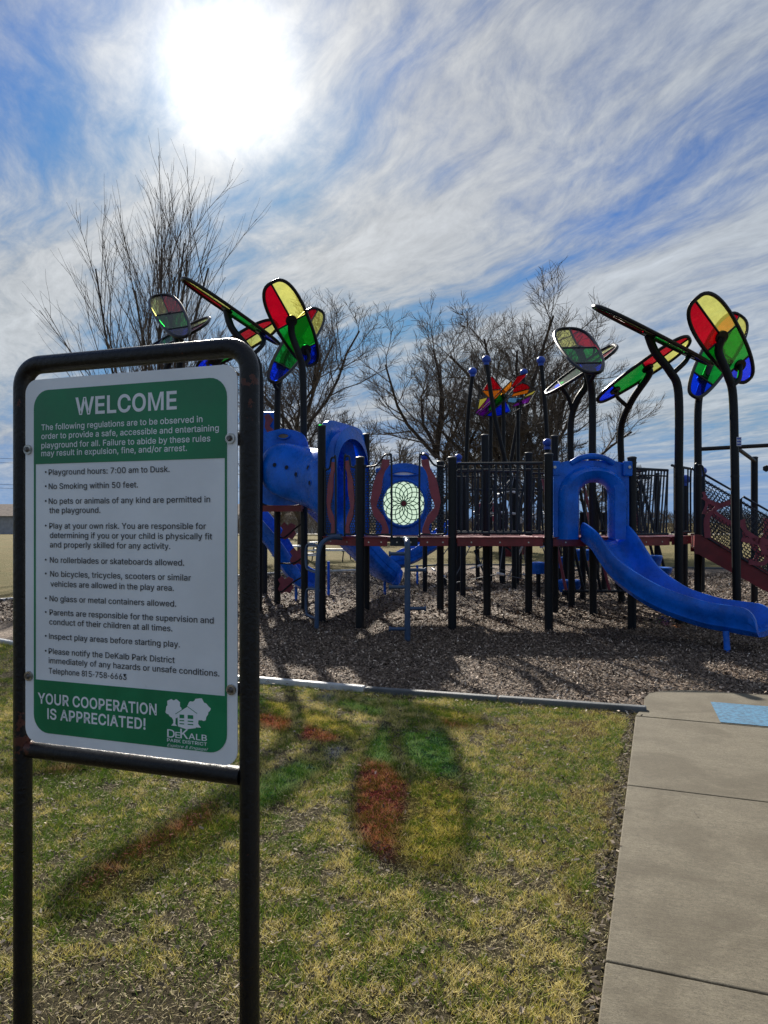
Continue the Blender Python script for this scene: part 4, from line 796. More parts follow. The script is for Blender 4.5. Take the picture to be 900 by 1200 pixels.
# perforated plate made of hexagon rings
def perf(mb, org, X, Z, W_, Hh, inside=None, s=.030, rim=.30, th=.006):
    X = X.normalized(); N = X.cross(Z).normalized()
    dx = s*math.sqrt(3); dy = s*1.5; j = 0; y = s*.8
    while y < Hh-s*.6:
        x = s*.8+(dx/2 if j % 2 else 0)
        while x < W_-s*.6:
            if inside is None or inside(x, y):
                o_, i_ = [], []
                for k in range(6):
                    a = R(30+60*k); q = org+X*(x+math.cos(a)*s)+Z*(y+math.sin(a)*s); o_.append(q)
                    i_.append(org+X*(x+math.cos(a)*s*(1-rim))+Z*(y+math.sin(a)*s*(1-rim)))
                mb.add(o_+i_, [(k, (k+1) % 6, 6+(k+1) % 6, 6+k) for k in range(6)])
            x += dx
        y += dy; j += 1
def ribbon(mb, pts, ws, N, th=.016):
    pts = [Vector(p) for p in pts]; l, r_ = [], []
    for i, p in enumerate(pts):
        t = (pts[min(i+1, len(pts)-1)]-pts[max(i-1, 0)]).normalized(); s = N.cross(t).normalized(); l.append(p+s*ws[i]/2); r_.append(p-s*ws[i]/2)
    for i in range(len(pts)-1):
        q = [l[i], l[i+1], r_[i+1], r_[i]]; mb.prism(q, N*th)
def gate_panel(a, X, W_, flip, label=None, arch=.16, H_=1.02, parent=tower):
    """loop-framed side panel with perforated plate and a wavy maroon strip"""
    Z = V(0, 0, 1); N = X.cross(Z).normalized()
    a = Vector((a[0], a[1], ZD+.05)); q = lambda u, v: a+X*(u if not flip else W_-u)+Z*v
    outl = [q(.0, .05), q(.05, .0), q(W_-.02, .0), q(W_, .03), q(W_, H_+arch-.07), q(W_-.04, H_+arch), q(W_-.11, H_+arch-.01), q(W_*.45, H_+.01), q(.03, H_-.02), q(0, H_-.06)]
    m_ = MB(); m_.tube(smooth_path(outl+[outl[0]], 4), .015, 8); fo = m_.build('panel_loop', M['rail'], parent, True)
    m_ = MB(); pw = W_*.72; o_ = a if not flip else a+X*(W_-pw)
    perf(m_, o_+Z*.02-N*.002, X, Z, pw, H_-.05, s=.026); m_.build('perforated_plate', M['rail'], fo)
    m_ = MB(); pts = []; ws = []
    for i in range(15):
        f = i/14; pts.append(q(W_*(.55+.20*math.cos(f*6.6)+.06*math.sin(f*14)), f*(H_+arch*.6)))
        ws.append(.075+.05*math.cos(f*13)**2+(.05 if i in (8, 9) else 0))
    ribbon(m_, pts, ws, N*-1, .016); m_.build('wavy_strip', M['maroon'], fo)
    b_ = MB()
    for i in (1, 4, 8, 11, 13): b_.disc(pts[i]-N*(-.0) + N*-.02, N, .011, .008, 8)
    b_.build('bolts', M['steel'], fo)
gate_panel((-.29, 10.79), V(1, 0, 0), .40, False); gate_panel((.53, 10.79), V(1, 0, 0), .40, True)
kd = (V(-.36, 10.8, 0)-V(-.99, 11.5, 0)).normalized()
gate_panel((-.99+kd.x*.09, 11.5+kd.y*.09), kd, .27, False); gate_panel((-.36-kd.x*.36, 10.8-kd.y*.36), kd, .27, True)
# perforated panels at the back of the deck, right of the hood
m_ = MB(); perf(m_, V(4.0, 12.95, ZD+.08), V(1, .12, 0), V(0, 0, 1), .62, .95, lambda x, y: True, s=.034); m_.build('perforated_plate', M['rail'], tower)
m_ = MB(); m_.tube(smooth_path([V(4.02, 12.9, ZD+.05), V(4.02, 12.9, ZD+.85), V(4.1, 12.9, ZD+1.0), V(4.45, 12.95, ZD+1.0), V(4.58, 12.98, ZD+.8), V(4.58, 12.98, ZD+.05)], 5), .017, 8); m_.build('panel_loop', M['rail'], tower, True)
for x0, y0 in ((3.9, 12.8), (4.6, 12.95)):
    m_ = MB(); m_.box((x0, y0, ZD-.30), (.10, .04, .36)); m_.build('deck_bracket', M['maroon'], tower)

# ---------------------------------------------------------------- rosette (flower disc) panel between rear posts
ros = thing('rosette_panel', 'blue play panel holding a white disc with a green rosette pattern', 'play panel', (.35, 13.0, ZD))
cxr = (473-CX)/FPX*13.0; czr = CH+(HY-590)/FPX*13.0; RR = .395
outer = []; inner = []; K_ = 40
for i in range(K_):
    a = 2*math.pi*i/K_+R(45); c, s = math.cos(a), math.sin(a); k = 1/max(abs(c), abs(s)); top = s > 0
    x = c*k*.50; z = s*k*(.60 if s < 0 else .62)
    if top and abs(x) < .44: z += .10*math.cos(x/.44*math.pi/2)
    outer.append(V(cxr+x, 13.0, czr+z)); inner.append(V(cxr+c*RR*.96, 13.0, czr+s*RR*1.04))
m_ = MB(); f = V(0, -.04, 0)
m_.loft([inner, [p+f for p in inner], [p+f for p in outer], outer, inner]); pl = m_.build('blue_plate', M['blue'], ros, True)
m_ = MB(); m_.tube([V(cxr+math.cos(2*math.pi*i/36)*RR, 12.945, czr+math.sin(2*math.pi*i/36)*RR*1.05) for i in range(36)], .03, 8, closed=True); m_.build('disc_rim', M['blue'], ros, True)
tm = bpy.data.materials.new('translucent_disc'); tm.use_nodes = True; t = NT(tm.node_tree); t.n.clear()
tl = t.node('ShaderNodeBsdfTranslucent'); tl.inputs[0].default_value = (.46, .62, .52, 1); df = t.node('ShaderNodeBsdfDiffuse'); df.inputs[0].default_value = (.5, .62, .55, 1)
mx = t.node('ShaderNodeMixShader'); mx.inputs[0].default_value = .4; t.l.new(tl.outputs[0], mx.inputs[1]); t.l.new(df.outputs[0], mx.inputs[2]); t.l.new(mx.outputs[0], t.node('ShaderNodeOutputMaterial').inputs[0])
m_ = MB(); m_.add([V(cxr+math.cos(2*math.pi*i/40)*RR, 12.975, czr+math.sin(2*math.pi*i/40)*RR*1.05) for i in range(40)], [tuple(range(40))]); m_.build('white_disc', tm, ros)
M['rosegreen'] = mat('rosette_green', (.03, .22, .13), .5)
m_ = MB(); nc = 14
for k in range(nc):
    a0 = 2*math.pi*k/nc; cr = RR*.49
    m_.tube([V(cxr+math.cos(a0)*cr+math.cos(2*math.pi*i/30)*cr, 12.962, czr+(math.sin(a0)*cr+math.sin(2*math.pi*i/30)*cr)*1.05) for i in range(30)], 0.0075, 4, closed=True)
m_.build('rosette_lines', M['rosegreen'], ros)
m_ = MB(); m_.disc(V(cxr, 12.955, czr), V(0, 1, 0), .045, .02, 14); m_.build('centre_boss', M['red'], ros)
m_ = MB(); m_.tube([V(cxr-.26+.52*i/10, 12.94, czr+.52+.055*math.sin(math.pi*i/10)) for i in range(11)]+[V(cxr+.26-.52*i/10, 12.94, czr+.52-.03*math.sin(math.pi*i/10)) for i in range(1, 10)], .016, 8, closed=True); m_.build('handle_slot_rim', M['blue'], ros, True)
m_ = MB(); m_.add([V(cxr-.25+.5*i/10, 12.955, czr+.52+.05*math.sin(math.pi*i/10)) for i in range(11)]+[V(cxr+.25-.5*i/10, 12.955, czr+.52-.028*math.sin(math.pi*i/10)) for i in range(1, 10)], [tuple(range(20))]); m_.build('handle_slot', M['white'], ros)

# ---------------------------------------------------------------- slides
def slide_sweep(pts, hw=.33, lip=.29, k=7, endflat=True, wscale=None):
    pts = smooth_path(pts, k); rings = []; n = len(pts)
    prof = [(-1.16, .80), (-1.10, .98), (-.98, .98), (-.90, .78), (-.84, .35), (-.62, .07), (0, 0), (.62, .07), (.84, .35), (.90, .78), (.98, .98), (1.10, .98), (1.16, .80), (1.13, .42), (1.08, .36), (1.06, .05), (.80, -.20), (0, -.26), (-.80, -.20), (-1.06, .05), (-1.08, .36), (-1.13, .42)]
    for i, p in enumerate(pts):
        t = pts[min(i+1, n-1)]-pts[max(i-1, 0)]; th = V(t.x, t.y, 0)
        side = V(th.y, -th.x, 0).normalized(); up = side.cross(t.normalized()); up = up if up.z > 0 else -up
        f = i/(n-1); e = 1.
        if endflat and f > .86: e = max(.12, math.sqrt(max(0, 1-((f-.86)/.14)**2)))
        rings.append([p+side*a*hw+up*(b*lip*(e if b > 0 else 1)) for a, b in prof])
    m_ = MB(); m_.loft(rings, True, True, True); return m_
def hood(parent, org, X, hw, H_, op_hw, op_h, N, material='blue', full=False, opc=None, bulge=.2, ops=.0, thick=.05):
    """moulded panel: rectangular skirt lofted into a bulging arch and an opening; N points to the slide side"""
    Z = V(0, 0, 1); k = 36
    def arch(w_, h, z0, shift=0., pw=.95):
        out = []
        nb = 8
        for i in range(nb): out.append((-w_, z0+(h-w_*.9-z0)*i/nb))
        for i in range(k-2*nb):
            a = math.pi*(1-i/(k-2*nb-1)); c, s = math.cos(a), math.sin(a)
            out.append((math.copysign(abs(c)**pw, c)*w_, h-w_*.9+abs(s)**pw*w_*.9))
        for i in range(nb): out.append((w_, h-w_*.9+(z0-(h-w_*.9))*(i+1)/nb))
        return [(x+shift, z) for x, z in out]
    def rect():
        out = []
        for x, z in arch(hw, H_, 0, 0, .35): out.append((x, z))
        return out
    ring = lambda pts, y: [org+X*x+Z*z+N*y for x, z in pts]
    m_ = MB()
    rings = [ring(rect(), -thick), ring(rect(), 0), ring(arch(hw*.90, H_*.93, 0, ops*.3), .01), ring(arch(hw*.84, H_*.90, 0, ops*.5), bulge*.75), ring(arch(hw*.76, H_*.86, 0, ops*.7), bulge), ring(arch(op_hw*1.22, op_h*1.10, 0, ops), bulge*.80), ring(arch(op_hw, op_h, 0, ops), bulge*.25), ring(arch(op_hw, op_h, 0, ops), -thick)]
    m_.loft(rings, False); return m_.build('slide_hood', M[material], parent, True)
# front wave slide
ws = thing('wave_slide', 'glossy blue curved slide with arched hood at the front right of the deck', 'slide', (3.6, 9.8, 0))
mdl = (C_+D_)/2
hood(ws, V(3.06, 10.70, ZD-.02), V(1, .045, 0).normalized(), .565, 1.16, .225, .84, V(0, -1, 0), bulge=.20, ops=.03)
m_ = MB(); m_.tube(smooth_path([V(2.76, 10.68, ZD+1.10), V(2.88, 10.66, ZD+1.17), V(3.06, 10.65, ZD+1.20), V(3.24, 10.66, ZD+1.17), V(3.38, 10.68, ZD+1.10)], 6), .042, 10); m_.build('top_handle', M['blue'], ws, True)
for sx_ in (-1, 1):
    m_ = MB(); m_.box(V(3.06+sx_*.53, 10.69, ZD+1.02), (.14, .05, .22)); e = m_.build('mounting_ear', M['blue'], ws, bevel=.02)
    b_ = MB(); b_.disc(V(3.06+sx_*.55, 10.655, ZD+1.04), V(0, 1, 0), .022, .012, 10); b_.build('ear_bolt', M['steel'], e)
PS = [V(3.20, 10.72, 1.33), V(3.25, 10.48, 1.22), V(3.42, 10.08, .80), V(3.74, 9.70, .50), V(4.15, 9.38, .335), V(4.50, 9.12, .285), V(4.70, 8.93, .265)]
slide_sweep(PS, .30, .29, 8).build('slide_chute', M['blue'], ws, True)
m_ = MB(); b0_ = G(853, 765); m_.tube([b0_+V(0, 0, -.1), b0_+V(0, .05, .26)], .038, 12); m_.build('support_leg', M['blue'], ws, True)

# crawl tube and left tower
lt = thing('play_tower', 'raised red edged platform behind the sign post with blue tunnel panel', 'play tower', (-2.0, 13.4, 0))
ZL = 1.90
m_ = MB(); m_.prism([(-2.35, 13.3, ZL-.06), (-1.48, 13.05, ZL-.06), (-1.2, 14.2, ZL-.06), (-2.3, 14.6, ZL-.06)], (0, 0, .06)); m_.build('deck_plate', M['maroon'], lt)
m_ = MB(); m_.box(V(-1.91, 13.18, ZL-.05), (.90, .05, .11), V(.96, -.27, 0).normalized(), V(.27, .96, 0).normalized()); m_.build('edge_beam', M['red'], lt)
post(303, 13.4, 560, parent=lt); post(310, 16, 490, parent=lt)
m_ = MB(); m_.box(P(306, 496, 14.6), (.55, .05, .45)); m_.build('blue_back_panel', M['blue'], lt, bevel=.02)
m_ = MB(); ribbon(m_, [P(312, 486, 14.5), P(316, 492, 14.5), P(313, 500, 14.5), P(319, 508, 14.5)], [.1, .16, .1, .15], V(0, -1, 0)); m_.build('wavy_strip', M['maroon'], lt)
tub = thing('crawl_tunnel', 'blue plastic crawl tube with round holes between two hood panels', 'crawl tube', (-1.3, 12.8, ZD))
Xl = V(.97, -.24, 0).normalized(); Nl = V(-.24, -.97, 0).normalized()
cl_ = P(334, 550, 13.2)
def circ(c, X, Z, rx, rz, n=28, pw=1.): return [c+X*(math.copysign(abs(math.cos(2*math.pi*i/n))**pw, math.cos(2*math.pi*i/n))*rx)+Z*(math.copysign(abs(math.sin(2*math.pi*i/n))**pw, math.sin(2*math.pi*i/n))*rz) for i in range(n)]
Zv = V(0, 0, 1)
m_ = MB(); oc = cl_-V(.03, 0, 0)
ou = circ(oc, Xl, Zv, .50, .66, 28, .45); ou = [p+(V(0, 0, .08)*(1-abs((p-oc).dot(Xl))/.5) if p.z > oc.z+.3 else V(0, 0, 0)) for p in ou]
inn = circ(cl_, Xl, Zv, .44, .47, 28)
m_.loft([ou, [p+Nl*.05 for p in ou], [p+Nl*.05 for p in inn], inn]); lp = m_.build('tunnel_panel', M['blue'], tub, True)
m_ = MB(); h0 = P(332, 511, 13.12); m_.tube([h0+Xl*math.cos(2*math.pi*i/20)*.11+Zv*math.sin(2*math.pi*i/20)*.05 for i in range(20)], .014, 8, closed=True); m_.build('handle_slot_rim', M['blue'], lp, True)
m_ = MB(); m_.add([h0+Xl*math.cos(2*math.pi*i/20)*.105+Zv*math.sin(2*math.pi*i/20)*.045 for i in range(20)], [tuple(range(20))]); m_.build('handle_slot', M['bark2'], lp)
# tube from the left panel to the right hood; the wall is whole, its holes are painted discs
pk = (K+K2)/2; Xh = (K2-K).normalized(); Nh = V(Xh.y, -Xh.x, 0)
c_end = V(pk.x, pk.y, 2.22)
cs = smooth_path([cl_+Nl*.02, cl_+Nl*.30+V(.12, 0, -.04), P(372, 562, 12.75), c_end-Nh*.25, c_end], 7)
rings = []; nn = 36
for i, p in enumerate(cs):
    f = i/(len(cs)-1); X1 = Xl.lerp(Xh, min(1, f*1.1)).normalized(); rx = .43+.10*f*f; rz = .46+.08*f+.36*f**3
    rings.append(circ(p, X1, Zv, rx, rz, nn))
m_ = MB(); m_.loft(rings); skip = {(9, 21), (9, 22), (14, 20), (14, 21), (17, 23), (20, 20), (20, 21), (20, 24)}
nfc = len(m_.f); m_.build('tunnel_wall', M['blue'], tub, True)
hl = MB()
M['hole'] = mat('hole_shade', (.004, .01, .03), .8)  # shade inside the holes, painted as dark discs on the wall
for px, py, dd in ((322, 545, 12.8), (336, 548, 12.55), (347, 556, 12.4), (361, 548, 12.3), (363, 566, 12.3)):
    # project the hole on to the tube wall facing the camera
    dirp = P(px, py, 1.)-V(0, 0, CH); best = None
    for i in range(len(rings)-1):
        for k in range(nn):
            for tri in ((rings[i][k], rings[i][(k+1) % nn], rings[i+1][(k+1) % nn]), (rings[i][k], rings[i+1][(k+1) % nn], rings[i+1][k])):
                from mathutils.geometry import intersect_ray_tri
                h = intersect_ray_tri(*tri, dirp, V(0, 0, CH))
                if h and (best is None or h.y < best[0].y):
                    nrm = (tri[1]-tri[0]).cross(tri[2]-tri[0]).normalized(); best = (h, nrm if nrm.y < 0 else -nrm)
    if best:
        q, nrm = best; ax = nrm.cross(Zv).normalized(); az = nrm.cross(ax)
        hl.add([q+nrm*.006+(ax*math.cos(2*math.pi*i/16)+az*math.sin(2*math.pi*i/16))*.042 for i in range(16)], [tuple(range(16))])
        hr = MB(); hr.tube([q+nrm*.004+(ax*math.cos(2*math.pi*i/16)+az*math.sin(2*math.pi*i/16))*.045 for i in range(16)], .007, 6, closed=True); hr.build('hole_rim', M['blue'], tub, True)
hl.build('hole_discs', M['hole'], tub)
Hk = (K2-K).length/2-.04
hood(tub, V(pk.x, pk.y, ZD-.02), Xh, Hk, 1.92, Hk*.66, 1.68, Nh, bulge=.16)
hh = MB()
for z, f in ((2.28, .0), (2.02, .04)):
    q = V(pk.x, pk.y, z)-Nh*.55+Xh*(f+.12); hh.disc(q, Nh, .055, .01, 12)
hh.build('hole_discs', M['print_white'], tub)  # white discs painted for daylight coming through the tube holes

def simple_slide(name, label, pts, hw, lip, legs, cat='slide'):
    a = Vector(pts[-1]); th_ = thing(name, label, cat, V(a.x, a.y, 0))
    slide_sweep(pts, hw, lip, 7).build('slide_chute', M['blue'], th_, True)
    for px, py, z in legs:
        b = G(px, py); m_ = MB(); m_.tube([b+V(0, 0, -.05), b+V(0, 0, z)], .03, 8); m_.build('support_leg', M['blue'], th_, True)
    return th_
simple_slide('straight_slide', 'blue slide running down right from beneath the crawl tube', [P(345, 566, 14.0), P(375, 600, 14.6), P(412, 640, 15.2), P(440, 668, 15.6), P(456, 679, 15.8), P(468, 684, 15.8)], .34, .30, [(385, 698, .75), (451, 697, .30)])
simple_slide('straight_slide', 'blue slide low behind the sign post at the left, with pale edge lips', [P(292, 605, 14.9), P(316, 634, 14.8), P(338, 667, 14.75), P(352, 681, 14.7), P(364, 687, 14.6)], .33, .27, [(347, 704, .3)])
simple_slide('straight_slide', 'blue slide far behind the peg climber, running down to the left', [P(540, 618, 19.5), P(515, 636, 19.4), P(490, 652, 19.3), P(472, 660, 19.2), P(458, 664, 19.2)], .38, .32, [(489, 685, .5)])

# maroon leaf climber between the two rear left posts
lc = thing('leaf_climber', 'maroon leaf step climber with bent wire arms under the left platform', 'climber', gb(341, 13.9))
for px, py, s in ((338, 622, 1), (349, 652, 1), (335, 685, 1)):
    c = P(px, py, 13.9); m_ = MB(); pts = [c+V(x*.15, 0, z*.17) for x, z in ((-1, -.5), (-.55, -1), (.1, -.8), (.5, -1), (1, -.35), (.75, .15), (1, .6), (.35, .9), (-.1, .6), (-.5, 1), (-1, .55), (-.7, .1))]; m_.prism(pts, V(0, -.03, 0)); m_.build('leaf_step', M['maroon'], lc)
    m_ = MB(); m_.tube(smooth_path([P(328, py+8, 13.8), c+V(-.05, -.1, -.12), c+V(.15, -.1, .05), P(356, py-10, 13.7)], 4), .016, 6); m_.build('wire_arm', M['post'], lc, True)

# peg climber and loop ladder at the front
pc = thing('peg_climber', 'upright blue grey pole climber with alternating foot pegs before the deck', 'climber', gb(477.5, 9.75))
xb = G(477.5, 752)
pd_ = xb.y; m_ = MB(); m_.tube(smooth_path([V(xb.x+.0, 10.78, ZD-.02), V(xb.x, 10.4, ZD-.02), V(xb.x, pd_+.12, ZD-.03), V(xb.x, pd_, ZD-.16), V(xb.x, pd_, .7), V(xb.x, pd_, -.05)], 6), .040, 12); m_.build('pole', M['bluesteel'], pc, True)
for i, py in enumerate((649, 668, 688, 713, 737)):
    s = -1 if i % 2 == 0 else 1; z = CH+(HY-py)/FPX*pd_
    m_ = MB(); m_.tube([V(xb.x, pd_, z), V(xb.x+s*.245, pd_, z)], .024, 10); pg = m_.build('foot_peg', M['bluesteel'], pc, True)
    m_ = MB(); m_.tube([V(xb.x+s*.225, pd_, z), V(xb.x+s*.25, pd_, z)], .036, 12); m_.build('peg_end', M['bluesteel'], pg, True)
ll = thing('loop_ladder', 'bent pipe ladder with looped steps leaning on the deck left of the post', 'climber', gb(371, 10.9))
m_ = MB(); m_.tube(smooth_path([P(404, 631, 11.1), P(392, 630, 11.05), P(380, 634, 10.9), P(374, 645, 10.85), P(372, 670, 10.8), G(371, 738)], 6), .034, 12); m_.build('side_rail', M['bluesteel'], ll, True)
for (a, b) in ((638, 668), (690, 722)):
    m_ = MB(); m_.tube(smooth_path([P(374, a+2, 10.9), P(363, a, 11.2), P(359, a+5, 11.3), P(359, b-5, 11.3), P(363, b, 11.2), P(372, b+3, 10.9)], 5), .022, 10); m_.build('step_loop', M['bluesteel'], ll, True)
m_ = MB(); m_.tube([P(385, 628, 11.4), P(400, 628, 11.1)], .03, 8); m_.build('top_bar', M['bluesteel'], ll, True)

# ---------------------------------------------------------------- stairs
st = thing('staircase', 'dark red steel stairs with maroon web railings at the right end of the deck', 'stairs', (6.0, 12.3, 0))
s0 = V(5.20, 12.15, ZD); sd = V(.93, -.33, 0).normalized(); sp_ = V(-sd.y, sd.x, 0); RUN, RISE, NS = .345, .222, 5
for i in range(NS):
    p = s0+sd*(RUN*(i+.55))+V(0, 0, -RISE*(i+1)+.02)+sp_*.5
    m_ = MB(); m_.box(p, (RUN+.03, .92, .04), sd, sp_); tr_ = m_.build('tread', M['red'], st, bevel=.005)
    m_ = MB(); m_.box(p+V(0, 0, RISE/2)-sd*(RUN/2), (.02, .90, RISE-.045), sd, sp_); m_.build('riser', M['red'], tr_)
for side in (-.02, 1.02):
    q0 = s0+sp_*side; L_ = RUN*NS; dz = -RISE*NS
    poly = [q0+V(0, 0, .02), q0+sd*.18+V(0, 0, .02), q0+sd*L_+V(0, 0, dz+.14), q0+sd*L_+V(0, 0, dz-.16), q0+sd*.05+V(0, 0, -.30), q0+V(0, 0, -.30)]
    m_ = MB(); m_.prism(poly, sp_*.03); m_.build('stringer', M['red'], st)
    slope = dz/L_
    for k in range(2):
        u0, u1 = .12+k*.58, .12+k*.58+.54
        base_ = lambda u, v: q0+sd*u+V(0, 0, slope*u+v)-sp_*(.03)
        m_ = MB(); m_.tube(smooth_path([base_(u0, .10), base_(u0, 1.06), base_(u0+.03, 1.12), base_(u1, 1.12), base_(u1, .08)], 1)+[base_(u0, .10)], .019, 8); rl = m_.build('railing', M['rail'], st, True)
        m_ = MB(); Xs = (sd+V(0, 0, slope)); perf(m_, base_(u0+.02, .12), Xs, V(0, 0, 1), (u1-u0)*Xs.length, .96, s=.036, rim=.24); m_.build('perforated_plate', M['rail'], rl)
        m_ = MB(); bb = lambda u, v: base_(u0+(u1-u0)*u, .1+1.0*v)-sp_*.022; N_ = -sp_
        if k == 0: web = [([(0, .62), (.5, .66), (1, .95)], [.05, .08, .05]), ([(.15, .0), (.12, .3), (.3, .5), (.5, .66)], [.10, .09, .06, .10]), ([(.3, .5), (.7, .47), (1, .52)], [.06, .05, .09]), ([(.02, .35), (.12, .58), (.02, .72)], [.05, .04, .05])]
        else: web = [([(1, 1.0), (.9, .62), (.5, .44), (0, .30)], [.12, .08, .12, .06]), ([(0, .62), (.12, .48), (.5, .44)], [.12, .06, .11]), ([(.5, .44), (.72, .30), (1, .36)], [.10, .08, .12]), ([(.72, .3), (.6, .12), (.2, .0)], [.09, .06, .08]), ([(.9, .62), (1, .5), (.95, .36)], [.08, .06, .06])]
        for pts, wsx in web:
            sm = smooth_path([bb(*q) for q in pts], 4); wi = [wsx[min(int(i/4), len(wsx)-1)]*(1-(i % 4)/4)+wsx[min(int(i/4)+1, len(wsx)-1)]*((i % 4)/4) for i in range(len(sm))]
            ribbon(m_, sm, wi, N_, .012)
        m_.build('maroon_web', M['maroon'], rl)
    pe = q0+sd*1.30-sp_*.03; m_ = MB(); m_.tube([pe+V(0, 0, -.0), pe+V(0, 0, slope*1.3+ZD-ZD+1.12)], .021, 8)
    m_ = MB(); m_.tube([V(pe.x, pe.y, 0), V(pe.x, pe.y, ZD+slope*1.3+1.10)], .021, 8); m_.build('rail_post', M['rail'], st, True)
    m_ = MB(); m_.tube(smooth_path([q0+V(0, 0, .05)-sp_*.03, q0+V(0, 0, 1.10)-sp_*.03, q0+sd*.05+V(0, 0, 1.17)-sp_*.03, q0+sd*.14+V(0, 0, 1.05)-sp_*.03, q0+sd*.14-sp_*.03], 4), .018, 8); m_.build('railing_loop', M['rail'], st, True)
# overhead bar with brace
ob = thing('overhead_bar', 'dark horizontal pipe with diagonal brace above the stairs', 'bar', P(818, 525, 12.8))
m_ = MB(); m_.tube([P(818, 526.5, 12.8), P(862, 524, 12.9), P(935, 520, 13.1)], .036, 10); m_.build('pipe', M['post'], ob, True)
m_ = MB(); m_.tube([P(865, 526, 12.9), P(884, 540, 14.1)], .036, 10); m_.build('brace', M['post'], ob, True)
m_ = MB(); m_.disc(P(898, 549, 13), V(0, 1, 0), .06, .04, 6); m_.build('hanging_grip', M['post'], ob)

# ---------------------------------------------------------------- far half of the playground
def ball_pole(label, pts, br_=.115, r=.055):
    b = P(*pts[0]); b.z = 0; th_ = thing('ball_topped_pole', label, 'pole', b, 'poles topped with blue balls')
    path_ = [b]+[P(*q) for q in pts]
    m_ = MB(); m_.tube([path_[0]]+smooth_path(path_[1:], 5) if len(path_) > 2 else path_, r, 10); m_.build('pole', M['post'], th_, True)
    m_ = MB(); m_.sphere(path_[-1]+V(0, 0, .04), br_, 12, 9, .9); bl = m_.build('ball', M['ball'], th_, True)
    m_ = MB(); m_.tube([path_[-1]+V(0, 0, -.10), path_[-1]+V(0, 0, -.04)], .07, 10); m_.build('collar', M['ball'], bl, True)
ball_pole('tall pole with a blue ball, leftmost of the four above the slatted railing', [(543, 600, 19.5), (546, 540, 19.5), (549, 480, 19.4), (554, 437, 19.3)])
ball_pole('tallest pole with a blue ball crossing in front of the butterfly panels', [(606, 640, 18.5), (596, 560, 18.5), (580, 490, 18.3), (570, 423, 18.2)])
ball_pole('pole with a blue ball rising behind the right butterfly wing', [(588, 600, 21), (598, 545, 21), (609, 480, 20.8), (614, 438, 20.7)])
ball_pole('tall pole with a blue ball, rightmost, between butterfly panels and grey petal', [(643, 600, 18.8), (642, 540, 18.8), (639, 480, 18.7), (634, 424, 18.6)])
ball_pole('short post with a blue ball just left of the blue slide hood', [(641.5, 600, 14.6), (641.5, 521, 14.6)], .095)
ball_pole('short post with a blue ball behind the rosette panel', [(498, 600, 16.5), (498, 537, 16.5)], .10)
ball_pole('short post with a blue ball just right of the second front post', [(537, 600, 16.5), (537, 538, 16.5)], .09)
ball_pole('short post with a blue ball behind the tall bent post near the stairs', [(803, 620, 15.5), (803, 564, 15.5)], .11)
ball_pole('short post with a blue ball peeking over the stair railing', [(823, 620, 16.5), (823, 554, 16.5)], .10)
def wing(label, panes, edge, base, d, mountpx):
    th_ = thing('butterfly_panel', label, 'glass panel', base, 'butterfly glass panels'); ep = [P(*q) for q in edge]
    m_ = MB(); m_.tube(ep, .014, 6, closed=True); fo = m_.build('panel_frame', M['frameblack'], th_, True)
    n = (ep[1]-ep[0]).cross(ep[2]-ep[0]).normalized()
    ld = MB()
    for col_, q in panes:
        pp = [P(*k) for k in q]; mm = MB(); mm.prism(pp, n*.006); mm.build('glass_pane', GL[col_], th_)
        ld.tube([p+n*.003 for p in pp], .008, 5, closed=True)
    ld.build('lead_line', M['frameblack'], fo)
    m_ = MB(); c = sum(ep, V(0, 0, 0))/len(ep); m_.tube(smooth_path([base, V(base.x, base.y, c.z-.5), c+V(0, .08, 0)], 5), .05, 10); m_.build('pole', M['post'], th_, True)
dW = 19.
def q3(*pts, d=dW, k=0.): return [(x, y, d+k*(x-590)) for x, y in pts]
wing('stained glass wing with red top and green and blue stripes, left of the butterfly pair',
     [('red', q3((576, 441), (588, 456), (566, 457))), ('orange', q3((565, 458), (588, 457), (582, 468), (572, 465))), ('yellow', q3((562, 468), (571, 466), (566, 478), (560, 480))),
      ('purple', q3((572, 466), (582, 469), (565, 487), (557, 484))), ('green', q3((590, 458), (593, 463), (572, 483), (568, 480))), ('blue', q3((574, 484), (592, 470), (598, 482), (585, 487), (568, 488)))],
     q3((575, 439), (590, 457), (600, 484), (583, 489), (556, 485), (562, 460)), gb(575, 19.2), 19., None)
wing('narrow stained glass wing slanting up right with red tip and orange pane',
     [('red', q3((618, 438), (606, 441), (599, 453), (601, 454), d=18.8)), ('orange', q3((600, 446), (588, 458), (590, 463), (599, 454), d=18.8)), ('green', q3((588, 462), (592, 466), (580, 480), (574, 482), d=18.8)), ('purple', q3((573, 482), (566, 488), (560, 486), (572, 476), d=18.8))],
     q3((619, 437), (603, 442), (580, 465), (558, 486), (566, 490), (590, 470), (606, 451), d=18.75), gb(590, 18.9), 18.8, None)
wing('pale stained glass wing with brownish, yellow and lilac stripes, rightmost of the butterfly pair',
     [('red', q3((612, 449), (618, 451), (621, 455), (602, 460), (600, 455), d=19.3)), ('orange', q3((602, 461), (620, 456), (618, 461), (599, 465), d=19.3)), ('yellow', q3((618, 462), (628, 457), (624, 462), (613, 466), d=19.3)),
      ('sky', q3((597, 466), (612, 466), (603, 472), (594, 471), d=19.3)), ('purple', q3((604, 473), (622, 464), (619, 472), (600, 477), d=19.3)), ('sky', q3((586, 478), (596, 473), (599, 482), (596, 484), (584, 480), d=19.3))],
     q3((611, 447), (629, 457), (620, 473), (598, 485), (583, 479), (596, 458), d=19.3), gb(607, 19.6), 19.3, None)
